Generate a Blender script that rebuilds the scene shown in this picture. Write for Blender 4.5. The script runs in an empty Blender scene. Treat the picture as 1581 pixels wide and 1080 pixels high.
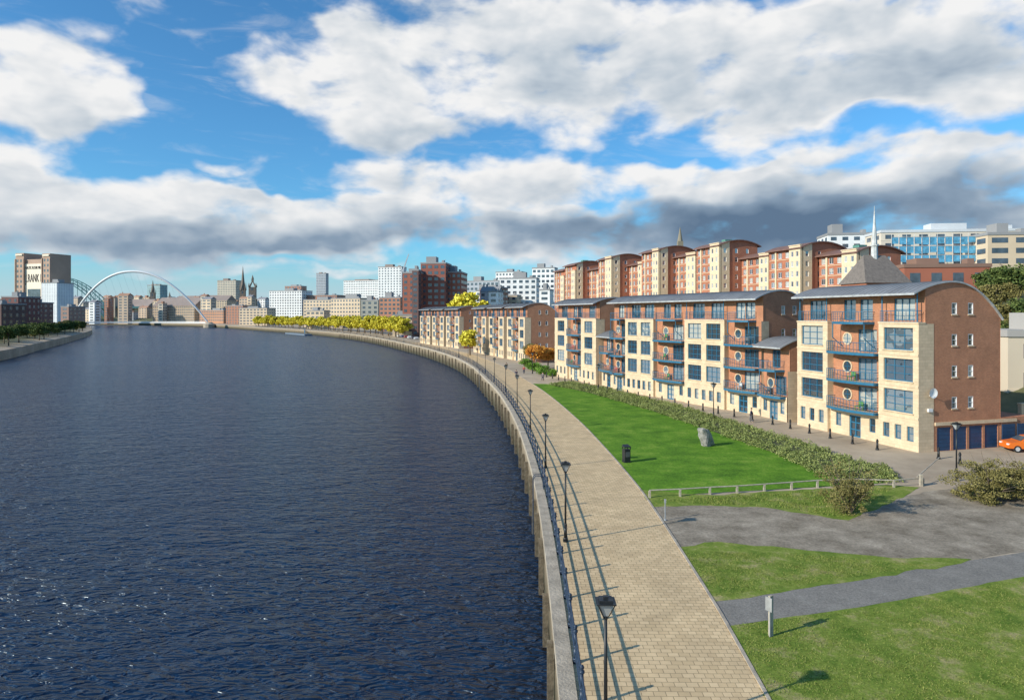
import bpy, math, random
import numpy as np
from mathutils import Vector, Matrix
random.seed(3); rng=np.random.default_rng(5)
H=13.0;F=1054.0;HV=485.0;CU=790.5
def G(u,v,z=0.0):
    d=(H-z)*F/(v-HV); return Vector(((u-CU)*d/F,d,z))
SC=bpy.context.scene; COL=SC.collection
# ------------------------------------------------------------ materials
def nt(name):
    m=bpy.data.materials.new(name); m.use_nodes=True
    return m,m.node_tree.nodes,m.node_tree.links,m.node_tree.nodes['Principled BSDF']
def simple(name,col,rough=0.7,var=0.25,scale=1.5,bump=0.0,bscale=20,metal=0.0,col2=None,island=False,spec=None,detail=4):
    m,N,L,b=nt(name)
    b.inputs['Roughness'].default_value=rough; b.inputs['Metallic'].default_value=metal
    if spec is not None: b.inputs['Specular IOR Level'].default_value=spec
    tc=N.new('ShaderNodeTexCoord'); n=N.new('ShaderNodeTexNoise'); n.inputs['Scale'].default_value=scale; n.inputs['Detail'].default_value=detail
    n.inputs['Roughness'].default_value=0.65
    L.new(tc.outputs['Object'],n.inputs['Vector'])
    r=N.new('ShaderNodeValToRGB'); r.color_ramp.elements[0].position=0.3; r.color_ramp.elements[1].position=0.7
    c2=col2 or tuple(min(1,c*(1+var)) for c in col)
    c1=tuple(c*(1-var) for c in col) if not col2 else col
    r.color_ramp.elements[0].color=(*c1,1); r.color_ramp.elements[1].color=(*c2,1)
    out=n.outputs['Fac']
    if island:
        g=N.new('ShaderNodeNewGeometry'); mx=N.new('ShaderNodeMath'); mx.operation='MULTIPLY_ADD'
        mx.inputs[1].default_value=0.45; L.new(g.outputs['Random Per Island'],mx.inputs[0])
        m2=N.new('ShaderNodeMath'); m2.operation='MULTIPLY_ADD'; m2.inputs[1].default_value=1.1; m2.inputs[2].default_value=-0.27
        L.new(n.outputs['Fac'],m2.inputs[0]); L.new(m2.outputs[0],mx.inputs[2]); out=mx.outputs[0]
    L.new(out,r.inputs[0]); L.new(r.outputs[0],b.inputs['Base Color'])
    if bump:
        n2=N.new('ShaderNodeTexNoise'); n2.inputs['Scale'].default_value=bscale; n2.inputs['Detail'].default_value=5
        L.new(tc.outputs['Object'],n2.inputs['Vector'])
        bp=N.new('ShaderNodeBump'); bp.inputs['Strength'].default_value=bump; bp.inputs['Distance'].default_value=0.1
        L.new(n2.outputs['Fac'],bp.inputs['Height']); L.new(bp.outputs[0],b.inputs['Normal'])
    return m
def brickmat(name,c1,c2,mortar,bw=0.225,rh=0.075,ms=0.01,uv=False,var=0.25,nscale=0.5):
    m,N,L,b=nt(name); b.inputs['Roughness'].default_value=0.85
    tc=N.new('ShaderNodeTexCoord')
    br=N.new('ShaderNodeTexBrick'); br.inputs['Scale'].default_value=1
    br.inputs['Brick Width'].default_value=bw; br.inputs['Row Height'].default_value=rh; br.inputs['Mortar Size'].default_value=ms
    br.inputs['Color1'].default_value=(*c1,1); br.inputs['Color2'].default_value=(*c2,1); br.inputs['Mortar'].default_value=(*mortar,1)
    if uv: L.new(tc.outputs['UV'],br.inputs['Vector'])
    else:
        s=N.new('ShaderNodeSeparateXYZ'); a=N.new('ShaderNodeMath'); a.operation='ADD'; c=N.new('ShaderNodeCombineXYZ')
        L.new(tc.outputs['Object'],s.inputs[0]); L.new(s.outputs[0],a.inputs[0]); L.new(s.outputs[1],a.inputs[1])
        L.new(a.outputs[0],c.inputs[0]); L.new(s.outputs[2],c.inputs[1]); L.new(c.outputs[0],br.inputs['Vector'])
    n=N.new('ShaderNodeTexNoise'); n.inputs['Scale'].default_value=nscale; n.inputs['Detail'].default_value=7; n.inputs['Roughness'].default_value=0.72
    L.new(tc.outputs['Object'],n.inputs['Vector'])
    mr=N.new('ShaderNodeMapRange'); mr.inputs[1].default_value=0.3; mr.inputs[2].default_value=0.7; mr.inputs[3].default_value=1-var; mr.inputs[4].default_value=1+var*0.6
    L.new(n.outputs['Fac'],mr.inputs[0])
    mx=N.new('ShaderNodeVectorMath'); mx.operation='SCALE'; L.new(br.outputs['Color'],mx.inputs[0]); L.new(mr.outputs[0],mx.inputs['Scale'])
    L.new(mx.outputs[0],b.inputs['Base Color'])
    bp=N.new('ShaderNodeBump'); bp.inputs['Strength'].default_value=0.4; bp.inputs['Distance'].default_value=0.01; bp.invert=True
    L.new(br.outputs['Fac'],bp.inputs['Height']); L.new(bp.outputs[0],b.inputs['Normal'])
    return m
def glassmat(name,cols,rough=0.05):
    m,N,L,b=nt(name); b.inputs['Roughness'].default_value=rough; b.inputs['Specular IOR Level'].default_value=1.0; b.inputs['IOR'].default_value=2.0
    oi=N.new('ShaderNodeObjectInfo'); r=N.new('ShaderNodeValToRGB'); r.color_ramp.interpolation='CONSTANT'
    e=r.color_ramp.elements; e[0].color=(*cols[0],1); e[1].position=0.35; e[1].color=(*cols[1],1)
    x=e.new(0.58); x.color=(*cols[2],1); x=e.new(0.82); x.color=(*cols[3],1)
    tc=N.new('ShaderNodeTexCoord'); n=N.new('ShaderNodeTexNoise'); n.inputs['Scale'].default_value=0.9; n.inputs['Detail'].default_value=1
    L.new(tc.outputs['Object'],n.inputs['Vector'])
    a=N.new('ShaderNodeMath'); a.operation='MULTIPLY_ADD'; a.inputs[1].default_value=0.5
    L.new(n.outputs['Fac'],a.inputs[0]); a2=N.new('ShaderNodeMath'); a2.operation='SUBTRACT'; L.new(oi.outputs['Random'],a2.inputs[0]); a2.inputs[1].default_value=0.2
    L.new(a2.outputs[0],a.inputs[2]); L.new(a.outputs[0],r.inputs[0]); L.new(r.outputs[0],b.inputs['Base Color'])
    n3=N.new('ShaderNodeTexNoise'); n3.inputs['Scale'].default_value=1.3; L.new(tc.outputs['Object'],n3.inputs['Vector'])
    bp=N.new('ShaderNodeBump'); bp.inputs['Strength'].default_value=0.2; bp.inputs['Distance'].default_value=0.05; L.new(n3.outputs['Fac'],bp.inputs['Height']); L.new(bp.outputs[0],b.inputs['Normal'])
    return m
BRICK=brickmat('brick',(0.53,0.20,0.095),(0.41,0.145,0.07),(0.44,0.28,0.18))
BRICKF=brickmat('brick_terracotta',(0.52,0.175,0.09),(0.42,0.135,0.07),(0.38,0.19,0.12),var=0.2)
CREAM=brickmat('cream_stone',(0.73,0.565,0.375),(0.64,0.49,0.32),(0.52,0.40,0.26),bw=0.6,rh=0.3,ms=0.010,var=0.16,nscale=.8)
CREAMF=simple('cream_render',(0.72,0.57,0.38),0.8,0.10)
BLUE=simple('blue_paint',(0.025,0.145,0.25),0.4,0.15)
NAVYP=simple('navy_door_paint',(0.014,0.06,0.14),0.45,0.15)
DBLUE=simple('dark_blue_paint',(0.02,0.04,0.075),0.45,0.3,5)
BLACK=simple('black_iron',(0.018,0.02,0.022),0.45,0.3,5)
WHITE=simple('white_paint',(0.8,0.8,0.79),0.5,0.04)
LEAD=simple('lead_roof',(0.24,0.245,0.255),0.5,0.2,0.6,metal=0.1)
SLATE=simple('slate',(0.19,0.16,0.135),0.6,0.25,2)
BROWNROOF=simple('brown_roof',(0.20,0.11,0.085),0.6,0.2,0.6)
GLASS=glassmat('window_glass',((0.035,0.05,0.065),(0.09,0.12,0.15),(0.21,0.25,0.28),(0.46,0.46,0.42)))
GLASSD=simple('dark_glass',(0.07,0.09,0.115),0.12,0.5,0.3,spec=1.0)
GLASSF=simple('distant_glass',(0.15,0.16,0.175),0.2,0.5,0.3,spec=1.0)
CONC=simple('concrete',(0.41,0.35,0.27),0.9,0.35,0.9,bump=0.4,bscale=8,detail=8)
TIMBER=simple('timber',(0.17,0.13,0.09),0.85,0.4,3,bump=0.3,bscale=12)
STONE=simple('boulder_stone',(0.28,0.26,0.235),0.9,0.5,2.5,bump=0.9,bscale=4)
def wallmat():
    m,N,L,b=nt('quay_concrete'); b.inputs['Roughness'].default_value=0.9
    tc=N.new('ShaderNodeTexCoord'); s=N.new('ShaderNodeSeparateXYZ'); L.new(tc.outputs['Object'],s.inputs[0])
    mp=N.new('ShaderNodeMapping'); mp.inputs['Scale'].default_value=(1.4,1.4,0.3); L.new(tc.outputs['Object'],mp.inputs[0])
    n=N.new('ShaderNodeTexNoise'); n.inputs['Scale'].default_value=1.0; n.inputs['Detail'].default_value=9; n.inputs['Roughness'].default_value=0.72; L.new(mp.outputs[0],n.inputs['Vector'])
    a=N.new('ShaderNodeMath'); a.operation='MULTIPLY_ADD'; a.inputs[1].default_value=3.6; L.new(n.outputs['Fac'],a.inputs[0]); L.new(s.outputs[2],a.inputs[2])
    r=N.new('ShaderNodeValToRGB'); mr=N.new('ShaderNodeMapRange'); mr.inputs[1].default_value=-2.4; mr.inputs[2].default_value=2.6
    L.new(a.outputs[0],mr.inputs[0]); L.new(mr.outputs[0],r.inputs[0])
    e=r.color_ramp.elements; e[0].color=(0.025,0.028,0.015,1); e[1].color=(0.42,0.34,0.24,1)
    x=e.new(0.3); x.color=(0.075,0.065,0.035,1); x=e.new(0.6); x.color=(0.22,0.17,0.11,1)
    L.new(r.outputs[0],b.inputs['Base Color'])
    bp=N.new('ShaderNodeBump'); bp.inputs['Strength'].default_value=0.6; bp.inputs['Distance'].default_value=0.15; L.new(n.outputs['Fac'],bp.inputs['Height']); L.new(bp.outputs[0],b.inputs['Normal'])
    return m
QUAY=wallmat()
PAVE=brickmat('promenade_pavers',(0.74,0.545,0.31),(0.61,0.44,0.24),(0.31,0.22,0.12),bw=0.42,rh=0.30,ms=0.013,uv=True,var=0.22,nscale=0.45)
def grassmat(name,c1,c2,c3,sc=0.25,b2=9,rng_=(.6,1.35)):
    m,N,L,b=nt(name); b.inputs['Roughness'].default_value=0.9; b.inputs['Specular IOR Level'].default_value=0.15
    tc=N.new('ShaderNodeTexCoord')
    n=N.new('ShaderNodeTexNoise'); n.inputs['Scale'].default_value=sc; n.inputs['Detail'].default_value=10; n.inputs['Roughness'].default_value=0.72; L.new(tc.outputs['Object'],n.inputs['Vector'])
    r=N.new('ShaderNodeValToRGB'); e=r.color_ramp.elements; e[0].position=0.36; e[0].color=(*c1,1); e[1].position=0.68; e[1].color=(*c3,1); x=e.new(0.52); x.color=(*c2,1)
    L.new(n.outputs['Fac'],r.inputs[0])
    n2=N.new('ShaderNodeTexNoise'); n2.inputs['Scale'].default_value=b2; n2.inputs['Detail'].default_value=6; n2.inputs['Roughness'].default_value=0.8; L.new(tc.outputs['Object'],n2.inputs['Vector'])
    mr=N.new('ShaderNodeMapRange'); mr.inputs[1].default_value=0.3; mr.inputs[2].default_value=0.7; mr.inputs[3].default_value=rng_[0]; mr.inputs[4].default_value=rng_[1]; L.new(n2.outputs['Fac'],mr.inputs[0])
    vm=N.new('ShaderNodeVectorMath'); vm.operation='SCALE'; L.new(r.outputs[0],vm.inputs[0]); L.new(mr.outputs[0],vm.inputs['Scale']); L.new(vm.outputs[0],b.inputs['Base Color'])
    bp=N.new('ShaderNodeBump'); bp.inputs['Strength'].default_value=0.6; bp.inputs['Distance'].default_value=0.06; L.new(n2.outputs['Fac'],bp.inputs['Height']); L.new(bp.outputs[0],b.inputs['Normal'])
    return m
LAWN=grassmat('lawn_grass',(0.065,0.16,0.012),(0.12,0.255,0.018),(0.22,0.33,0.045),0.35,5,(.45,1.5))
ROUGHG=grassmat('rough_grass',(0.10,0.175,0.02),(0.21,0.27,0.045),(0.44,0.36,0.18),0.6)
ASPH=grassmat('asphalt',(0.22,0.205,0.18),(0.26,0.24,0.21),(0.30,0.28,0.245),0.8)
DIRT=grassmat('worn_asphalt',(0.20,0.165,0.12),(0.32,0.27,0.205),(0.46,0.39,0.30),0.5,6)
def terrmat():
    m,N,L,b=nt('ground_mix'); b.inputs['Roughness'].default_value=0.9
    tc=N.new('ShaderNodeTexCoord'); s=N.new('ShaderNodeSeparateXYZ'); L.new(tc.outputs['Object'],s.inputs[0])
    n=N.new('ShaderNodeTexNoise'); n.inputs['Scale'].default_value=0.12; n.inputs['Detail'].default_value=9; n.inputs['Roughness'].default_value=0.75; L.new(tc.outputs['Object'],n.inputs['Vector'])
    r1=N.new('ShaderNodeValToRGB'); r1.color_ramp.elements[0].color=(0.32,0.25,0.175,1); r1.color_ramp.elements[1].color=(0.52,0.42,0.30,1); r1.color_ramp.elements[0].position=.35; r1.color_ramp.elements[1].position=.65
    r2=N.new('ShaderNodeValToRGB'); r2.color_ramp.elements[0].color=(0.04,0.06,0.02,1); r2.color_ramp.elements[1].color=(0.18,0.16,0.07,1); r2.color_ramp.elements[0].position=.35; r2.color_ramp.elements[1].position=.65
    L.new(n.outputs['Fac'],r1.inputs[0]); L.new(n.outputs['Fac'],r2.inputs[0])
    mr=N.new('ShaderNodeMapRange'); mr.inputs[1].default_value=0.3; mr.inputs[2].default_value=1.0; L.new(s.outputs[2],mr.inputs[0])
    mx=N.new('ShaderNodeMix'); mx.data_type='RGBA'; L.new(mr.outputs[0],mx.inputs['Factor']); L.new(r1.outputs[0],mx.inputs[6]); L.new(r2.outputs[0],mx.inputs[7])
    L.new(mx.outputs[2],b.inputs['Base Color']); return m
TERR=terrmat()
def leafm(name,a,b): return simple(name,a,0.75,0,0.8,col2=b,island=True,spec=0.2)
LF_HEDGE=leafm('hedge_leaf',(0.12,0.16,0.04),(0.32,0.35,0.12))
LF_YEL=leafm('yellow_leaf',(0.48,0.42,0.03),(0.82,0.72,0.09))
LF_GRN=leafm('green_leaf',(0.04,0.07,0.02),(0.15,0.19,0.05))
LF_BRT=leafm('bright_leaf',(0.08,0.18,0.02),(0.2,0.34,0.05))
LF_ORG=leafm('orange_leaf',(0.55,0.20,0.03),(0.8,0.42,0.08))
LF_SCRUB=leafm('scrub_leaf',(0.11,0.10,0.03),(0.29,0.25,0.09))
BLADE=leafm('blade',(0.11,0.18,0.025),(0.29,0.30,0.08))
# ------------------------------------------------------------ mesh helpers
class MB:
    def __init__(s): s.v=[];s.f=[];s.m=[]
    def poly(s,pts,m=0):
        i=len(s.v); s.v+= [tuple(p) for p in pts]; s.f.append(tuple(range(i,i+len(pts)))); s.m.append(m)
    def box(s,x0,x1,y0,y1,z0,z1,m=0,T=None):
        P=[(x0,y0,z0),(x1,y0,z0),(x1,y1,z0),(x0,y1,z0),(x0,y0,z1),(x1,y0,z1),(x1,y1,z1),(x0,y1,z1)]
        if T: P=[T(*p) for p in P]
        i=len(s.v); s.v+=P
        for q in ((3,2,1,0),(4,5,6,7),(0,1,5,4),(1,2,6,5),(2,3,7,6),(3,0,4,7)): s.f.append(tuple(i+k for k in q)); s.m.append(m)
    def cyl(s,p0,p1,r0,r1,n=8,m=0,cap=True):
        p0=Vector(p0);p1=Vector(p1); d=(p1-p0); 
        if d.length<1e-6:return
        d.normalize(); a=d.orthogonal().normalized(); b=d.cross(a); i=len(s.v)
        for p,r in((p0,r0),(p1,r1)):
            for k in range(n):
                t=2*math.pi*k/n; s.v.append(tuple(p+a*math.cos(t)*r+b*math.sin(t)*r))
        for k in range(n): s.f.append((i+k,i+(k+1)%n,i+n+(k+1)%n,i+n+k)); s.m.append(m)
        if cap:
            s.f.append(tuple(i+k for k in range(n))[::-1]); s.m.append(m); s.f.append(tuple(i+n+k for k in range(n))); s.m.append(m)
    def sweep(s,pts,rad,n=10,m=0,ref=Vector((0,1,0))):
        i0=len(s.v); K=len(pts)
        for j,p in enumerate(pts):
            d=(pts[min(K-1,j+1)]-pts[max(0,j-1)]).normalized(); a=d.cross(ref).normalized(); b=d.cross(a)
            for k in range(n):
                t=2*math.pi*k/n; s.v.append(tuple(p+a*math.cos(t)*rad[j]+b*math.sin(t)*rad[j]))
        for j in range(K-1):
            for k in range(n): s.f.append((i0+j*n+k,i0+j*n+(k+1)%n,i0+(j+1)*n+(k+1)%n,i0+(j+1)*n+k)); s.m.append(m)
    def lathe(s,prof,n=12,m=0,c=(0,0,0)):
        for (r0,z0),(r1,z1) in zip(prof,prof[1:]): s.cyl((c[0],c[1],c[2]+z0),(c[0],c[1],c[2]+z1),max(r0,1e-3),max(r1,1e-3),n,m,True)
    def tube(s,pts,r,n=6,m=0):
        for a,b in zip(pts,pts[1:]): s.cyl(a,b,r,r,n,m,True)
    def mesh(s,name,mats,smooth=False):
        me=bpy.data.meshes.new(name); me.from_pydata(s.v,[],s.f)
        for x in mats: me.materials.append(x)
        if len(mats)>1: me.polygons.foreach_set('material_index',s.m)
        if smooth: me.shade_smooth()
        me.update(); return me
def put(name,data,parent=None,loc=(0,0,0),rz=0.0,label=None,cat=None,group=None,kind=None,scale=None,rx=0):
    o=bpy.data.objects.new(name,data); COL.objects.link(o)
    o.location=loc; o.rotation_euler=(rx,0,rz)
    if scale is not None: o.scale=(scale,)*3 if not hasattr(scale,'__len__') else scale
    if parent: o.parent=parent
    if label:o['label']=label
    if cat:o['category']=cat
    if group:o['group']=group
    if kind:o['kind']=kind
    return o
def npmesh(name,Q,mat):
    n,k=Q.shape[0],Q.shape[1]; me=bpy.data.meshes.new(name)
    me.vertices.add(n*k); me.vertices.foreach_set('co',Q.reshape(-1).astype(np.float32))
    me.loops.add(n*k); me.loops.foreach_set('vertex_index',np.arange(n*k,dtype=np.int32))
    me.polygons.add(n); me.polygons.foreach_set('loop_start',np.arange(0,n*k,k,dtype=np.int32))
    try: me.polygons.foreach_set('loop_total',np.full(n,k,dtype=np.int32))
    except Exception: pass
    me.materials.append(mat); me.update(calc_edges=True); me.validate(); return me
def leafquads(C,size):
    n=len(C); a=rng.normal(size=(n,3)); a/=np.linalg.norm(a,axis=1)[:,None]
    b=np.cross(a,rng.normal(size=(n,3))); b/=np.linalg.norm(b,axis=1)[:,None]
    s=size*rng.uniform(0.6,1.3,(n,1)); a=a*s; b=b*s*0.7
    return np.stack([C-a,C-b*0.9,C+a,C+b],axis=1)
def crown(n,size,rx,rz,zc,clumps=14,mat=LF_GRN,seed=0,name='crown',kr=(.35,.8),rr_=(.28,.5)):
    r=np.random.default_rng(seed); pts=[]
    for i in range(clumps):
        d=r.normal(size=3); d/=np.linalg.norm(d); k=r.uniform(*kr)
        c=np.array([d[0]*rx*k,d[1]*rx*k,zc+d[2]*rz*k]); rr=rx*r.uniform(*rr_)
        p=r.normal(size=(n//clumps,3)); p/=np.linalg.norm(p,axis=1)[:,None]; p*=rr*r.uniform(0.4,1.1,(n//clumps,1)); p[:,2]*=0.75*rz/rx if rz<rx else 0.9
        pts.append(c+p)
    return npmesh(name,leafquads(np.concatenate(pts),size),mat)
def trunk(h,r,rx,n=6,seed=0):
    q=random.Random(seed); mb=MB(); mb.cyl((0,0,-0.3),(0.05*h*q.uniform(-1,1),0,h*0.5),r,r*0.7,7); top=Vector((0,0,h*0.5))
    for i in range(n):
        a=i*6.283/n+q.uniform(-.4,.4); e=Vector((math.cos(a)*rx*0.55,math.sin(a)*rx*0.55,h*q.uniform(0.7,0.95)))
        mid=top.lerp(e,0.5)+Vector((0,0,0.1*h)); mb.cyl(top-Vector((0,0,0.05*h)),mid,r*0.5,r*0.3,5); mb.cyl(mid,e,r*0.3,r*0.1,5)
    return mb.mesh('trunk',[TIMBER],True)
TREE={}
def tree_tpl(key,h,rx,mat,n=2200,size=0.22,seed=1):
    TREE[key]=(trunk(h,h*0.025+0.05,rx,6,seed),crown(n,size,rx,h*0.36,h*0.62,18,mat,seed))
for i in range(2): tree_tpl('y%d'%i,7,3.2,LF_YEL,2600,0.32,20+i)
for i in range(2): tree_tpl('g%d'%i,8,3.6,LF_GRN,3500,0.25,30+i)
tree_tpl('o0',5,2.4,LF_ORG,3000,0.16,41); tree_tpl('s0',7,3,LF_SCRUB,3000,0.2,43)
def tree(key,x,y,z,sc,label,group=None,name='tree'):
    r=put(name,None,None,(x,y,z),random.uniform(0,6),label,'tree',group,scale=sc)
    put('trunk',TREE[key][0],r); put('crown',TREE[key][1],r); return r
# ------------------------------------------------------------ quay curve
QP=[(-3,-120),(-0.5,-60),(0.9,-10),(1.4,10),(1.7,23),(1.86,33),(1.92,43.5),(1.8,53.7),(1.36,66.8),(0.5,83),(-1.6,108),(-4.3,130.5),(-10.9,175.7),(-21,221),(-40.7,285),(-90.8,415),(-161,548),(-254,685),(-337,806),(-400,890),(-470,960),(-560,1020),(-700,1070),(-900,1100),(-1500,1130),(-4000,1150)]
def cr(P,step=1.0):
    out=[]
    P=[Vector(p).to_3d() for p in P]; P=[P[0]*2-P[1]]+P+[P[-1]*2-P[-2]]
    for i in range(1,len(P)-2):
        a,b,c,d=P[i-1:i+3]; n=max(2,int((c-b).length/step))
        for k in range(n):
            t=k/n
            l=(c-b).length; m1=((c-a)/((c-b).length+(b-a).length))*l; m2=((d-b)/((d-c).length+(c-b).length))*l
            t2=t*t;t3=t2*t; out.append(b*(2*t3-3*t2+1)+m1*(t3-2*t2+t)+c*(-2*t3+3*t2)+m2*(t3-t2))
    out.append(P[-2]); return out
QC=cr(QP,1.5); S=[0.0]
for a,b in zip(QC,QC[1:]): S.append(S[-1]+(b-a).length)
def tan_i(i):
    a=QC[max(0,i-2)];b=QC[min(len(QC)-1,i+2)]; return (b-a).normalized()
import bisect
def Q(s,t=0,z=0):
    i=min(max(bisect.bisect(S,s)-1,0),len(QC)-2); k=(s-S[i])/(S[i+1]-S[i]); p=QC[i].lerp(QC[i+1],k); d=tan_i(i).lerp(tan_i(i+1),k).normalized()
    return Vector((p.x+d.y*t,p.y-d.x*t,z)),d
def sY(y):
    i=min(range(len(QC)),key=lambda i:abs(QC[i].y-y)); return S[i]+(y-QC[i].y)/max(0.2,tan_i(i).y)
wE=lambda y: float(np.interp(y,[0,12,23,30,38,50],[5.6,6.2,6.9,7.2,7.35,7.6]))
def strip(name,s0,s1,step,prof,mats,uv=False,mi=None,wf=False):
    n=int((s1-s0)/step)+1; me=bpy.data.meshes.new(name); v=[];f=[];uvs=[];m=[]
    k=len(prof)
    for i in range(n+1):
        s=s0+(s1-s0)*i/n
        o_=0
        if wf: o_=wE(Q(s)[0].y)-7.6
        for t,z in prof:
            p,_=Q(s,t+(o_ if t>5.2 else 0),z); v.append(tuple(p))
    for i in range(n):
        for j in range(k-1):
            a=i*k+j; f.append((a,a+1,a+k+1,a+k)); 
            sa=s0+(s1-s0)*i/n; sb=s0+(s1-s0)*(i+1)/n
            uvs+=[(prof[j][0],sa),(prof[j+1][0],sa),(prof[j+1][0],sb),(prof[j][0],sb)]; m.append(mi[j] if mi else 0)
    me.from_pydata(v,[],f)
    for x in mats: me.materials.append(x)
    me.polygons.foreach_set('material_index',m)
    if uv:
        l=me.uv_layers.new(name='UVMap')
        for i,c in enumerate(uvs): l.data[i].uv=c
    me.update(); return me
def sm(a,b,x):
    t=min(1,max(0,(x-a)/(b-a))); return t*t*(3-2*t)
def hz(t,y,x=0):
    k=1-0.6*sm(450,800,y)
    return (16*sm(54,95,t)+9*sm(110,260,t)+14*sm(500,2200,t))*k
ss=[0]
while ss[-1]<S[-1]-1:
    ss.append(min(S[-1],ss[-1]+(6 if ss[-1]<450 else (25 if ss[-1]<1500 else 300))))
ts=[0.3,8,20,35,48,54,60,66,72,78,84,90,96,110,140,180,260,400,700,1300,2300,5000]
v=[];f=[]
for s in ss:
    for t in ts:
        p,_=Q(s,t,0); p.z=hz(t,p.y); v.append(tuple(p))
k=len(ts)
for i in range(len(ss)-1):
    for j in range(k-1): a=i*k+j; f.append((a,a+1,a+k+1,a+k))
me=bpy.data.meshes.new('ground'); me.from_pydata(v,[],f); me.materials.append(TERR); me.shade_smooth()
put('ground',me,kind='structure',label='paved quayside ground rising to a grassy hillside')
LP=[(-60,-100),(-120,60),(-150,150),(-180,238),(-215,310),(-262,404),(-345,560),(-445,720),(-530,850),(-620,940),(-740,1000),(-1000,1030),(-4000,1040)]
LC=cr(LP,12); v=[];f=[]
xo=[0,0.01,6,20,60,200,600,4000]; zo=[-6,0,0.6,1.5,2.5,5,14,35]
for p in LC:
    for a,b in zip(xo,zo): v.append((p.x-a,p.y+ (a*0.0),b))
k=len(xo)
for i in range(len(LC)-1):
    for j in range(k-1): a=i*k+j; f.append((a,a+1,a+k+1,a+k))
me=bpy.data.meshes.new('bank'); me.from_pydata(v,[],f); me.materials.append(TERR); put('ground',me,kind='structure',label='low far river bank with grass and wall edge')
# water
m,N,L,b=nt('river_water'); b.inputs['Base Color'].default_value=(0.006,0.022,0.055,1); b.inputs['Roughness'].default_value=0.24; b.inputs['IOR'].default_value=1.33
b.inputs['Specular Tint'].default_value=(0.72,0.88,1.0,1)
tc=N.new('ShaderNodeTexCoord')
def nz(sc,mx,my,d,dist=.4,rot=.25):
    mp=N.new('ShaderNodeMapping'); mp.inputs['Scale'].default_value=(mx,my,1); mp.inputs['Rotation'].default_value=(0,0,rot); L.new(tc.outputs['Object'],mp.inputs[0])
    n=N.new('ShaderNodeTexNoise'); n.inputs['Scale'].default_value=sc; n.inputs['Detail'].default_value=d; n.inputs['Roughness'].default_value=0.55; n.inputs['Distortion'].default_value=dist; L.new(mp.outputs[0],n.inputs['Vector']); return n.outputs['Fac']
a=nz(1.9,0.5,1.15,2,.9); c=nz(0.45,0.6,1.3,3,.6,.5); d2=nz(0.02,0.5,1.6,4)
ad=N.new('ShaderNodeMath'); ad.operation='MULTIPLY_ADD'; ad.inputs[1].default_value=1.5; L.new(c,ad.inputs[0]); L.new(a,ad.inputs[2])
mr=N.new('ShaderNodeMapRange'); mr.inputs[1].default_value=0.35; mr.inputs[2].default_value=0.65; mr.inputs[3].default_value=0.7; mr.inputs[4].default_value=1.0; L.new(d2,mr.inputs[0])
bp=N.new('ShaderNodeBump'); bp.inputs['Distance'].default_value=0.70; L.new(mr.outputs[0],bp.inputs['Strength']); L.new(ad.outputs[0],bp.inputs['Height']); L.new(bp.outputs[0],b.inputs['Normal'])
mb=MB(); mb.poly([(-6000,-400,-3.5),(300,-400,-3.5),(300,1400,-3.5),(-6000,1400,-3.5)]); put('water',mb.mesh('water',[m]),kind='structure',label='dark blue rippled tidal river')
# quay wall
w=put('quay_wall',None,label='long curved concrete quay wall with timber fenders',cat='quay wall')
put('wall_face',strip('wf',0,S[-1]-50,3,[(-0.02,-7),(-0.02,-0.3),(-0.10,-0.3),(-0.10,0.14),(0.50,0.14),(0.50,0.0)],[QUAY,CONC],mi=[0,0,1,1,1]),w)
WT=simple('wet_timber',(0.15,0.12,0.08),0.8,0.5,2,bump=0.4,bscale=6)
pms=[]
for q in range(3):
    mb=MB(); tp=-.1-.35*q
    mb.box(-0.30,-0.03,-0.17,0.17,-4.4,tp,0); mb.box(-0.20,-0.02,-0.45,0.45,-1.4,-1.15,0)
    if q!=1: mb.box(-0.20,-0.02,-0.5,0.5,-2.9,-2.65,0)
    pms.append(mb.mesh('pile',[WT]))
sp_=sY(17)
for i in range(78):
    sp_+=random.uniform(4.6,7.4)
    p,d=Q(sp_,-0.04,-0.15); put('fender_pile',pms[i%3],w,p,math.atan2(-d.x,d.y))
put('promenade',strip('pv',0,sY(520),2,[(0.48,0.006),(3.0,0.006),(5.1,0.006),(7.6,0.006)],[PAVE],uv=True,wf=True),kind='structure',label='curving promenade of buff block paving')
put('kerb',strip('kb',0,sY(520),2,[(7.6,0.0),(7.6,0.05),(7.74,0.05),(7.74,0.0)],[CONC],wf=True),kind='structure',label='concrete edging along the promenade')
# railing
RT=0.62
r=put('railing',None,label='dark blue cast iron riverside railing with three rails',cat='railing')
mb=MB(); mb.lathe([(0.12,0),(0.12,0.12),(0.08,0.2),(0.07,0.55),(0.095,0.6),(0.065,0.66),(0.06,1.12),(0.095,1.16),(0.095,1.22),(0.05,1.26),(0.085,1.33),(0.06,1.4),(0,1.43)],10)
post=mb.mesh('post',[DBLUE],True); s0=sY(11)
for i in range(100):
    p,d=Q(s0+i*2.9,RT,0); put('post',post,r,p,math.atan2(-d.x,d.y))
mb=MB()
for i in range(100,260):
    p,d=Q(s0+i*2.9,RT,0); mb.box(p.x-.06,p.x+.06,p.y-.06,p.y+.06,0,1.35)
put('posts',mb.mesh('posts',[DBLUE]),r,kind='stuff')
mb=MB()
for z in (0.35,0.72,1.08):
    pts=[Q(s0-6+i*2.9,RT,z)[0] for i in range(262)]; mb.tube(pts,0.038,7)
put('rails',mb.mesh('rails',[DBLUE]),r)
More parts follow.
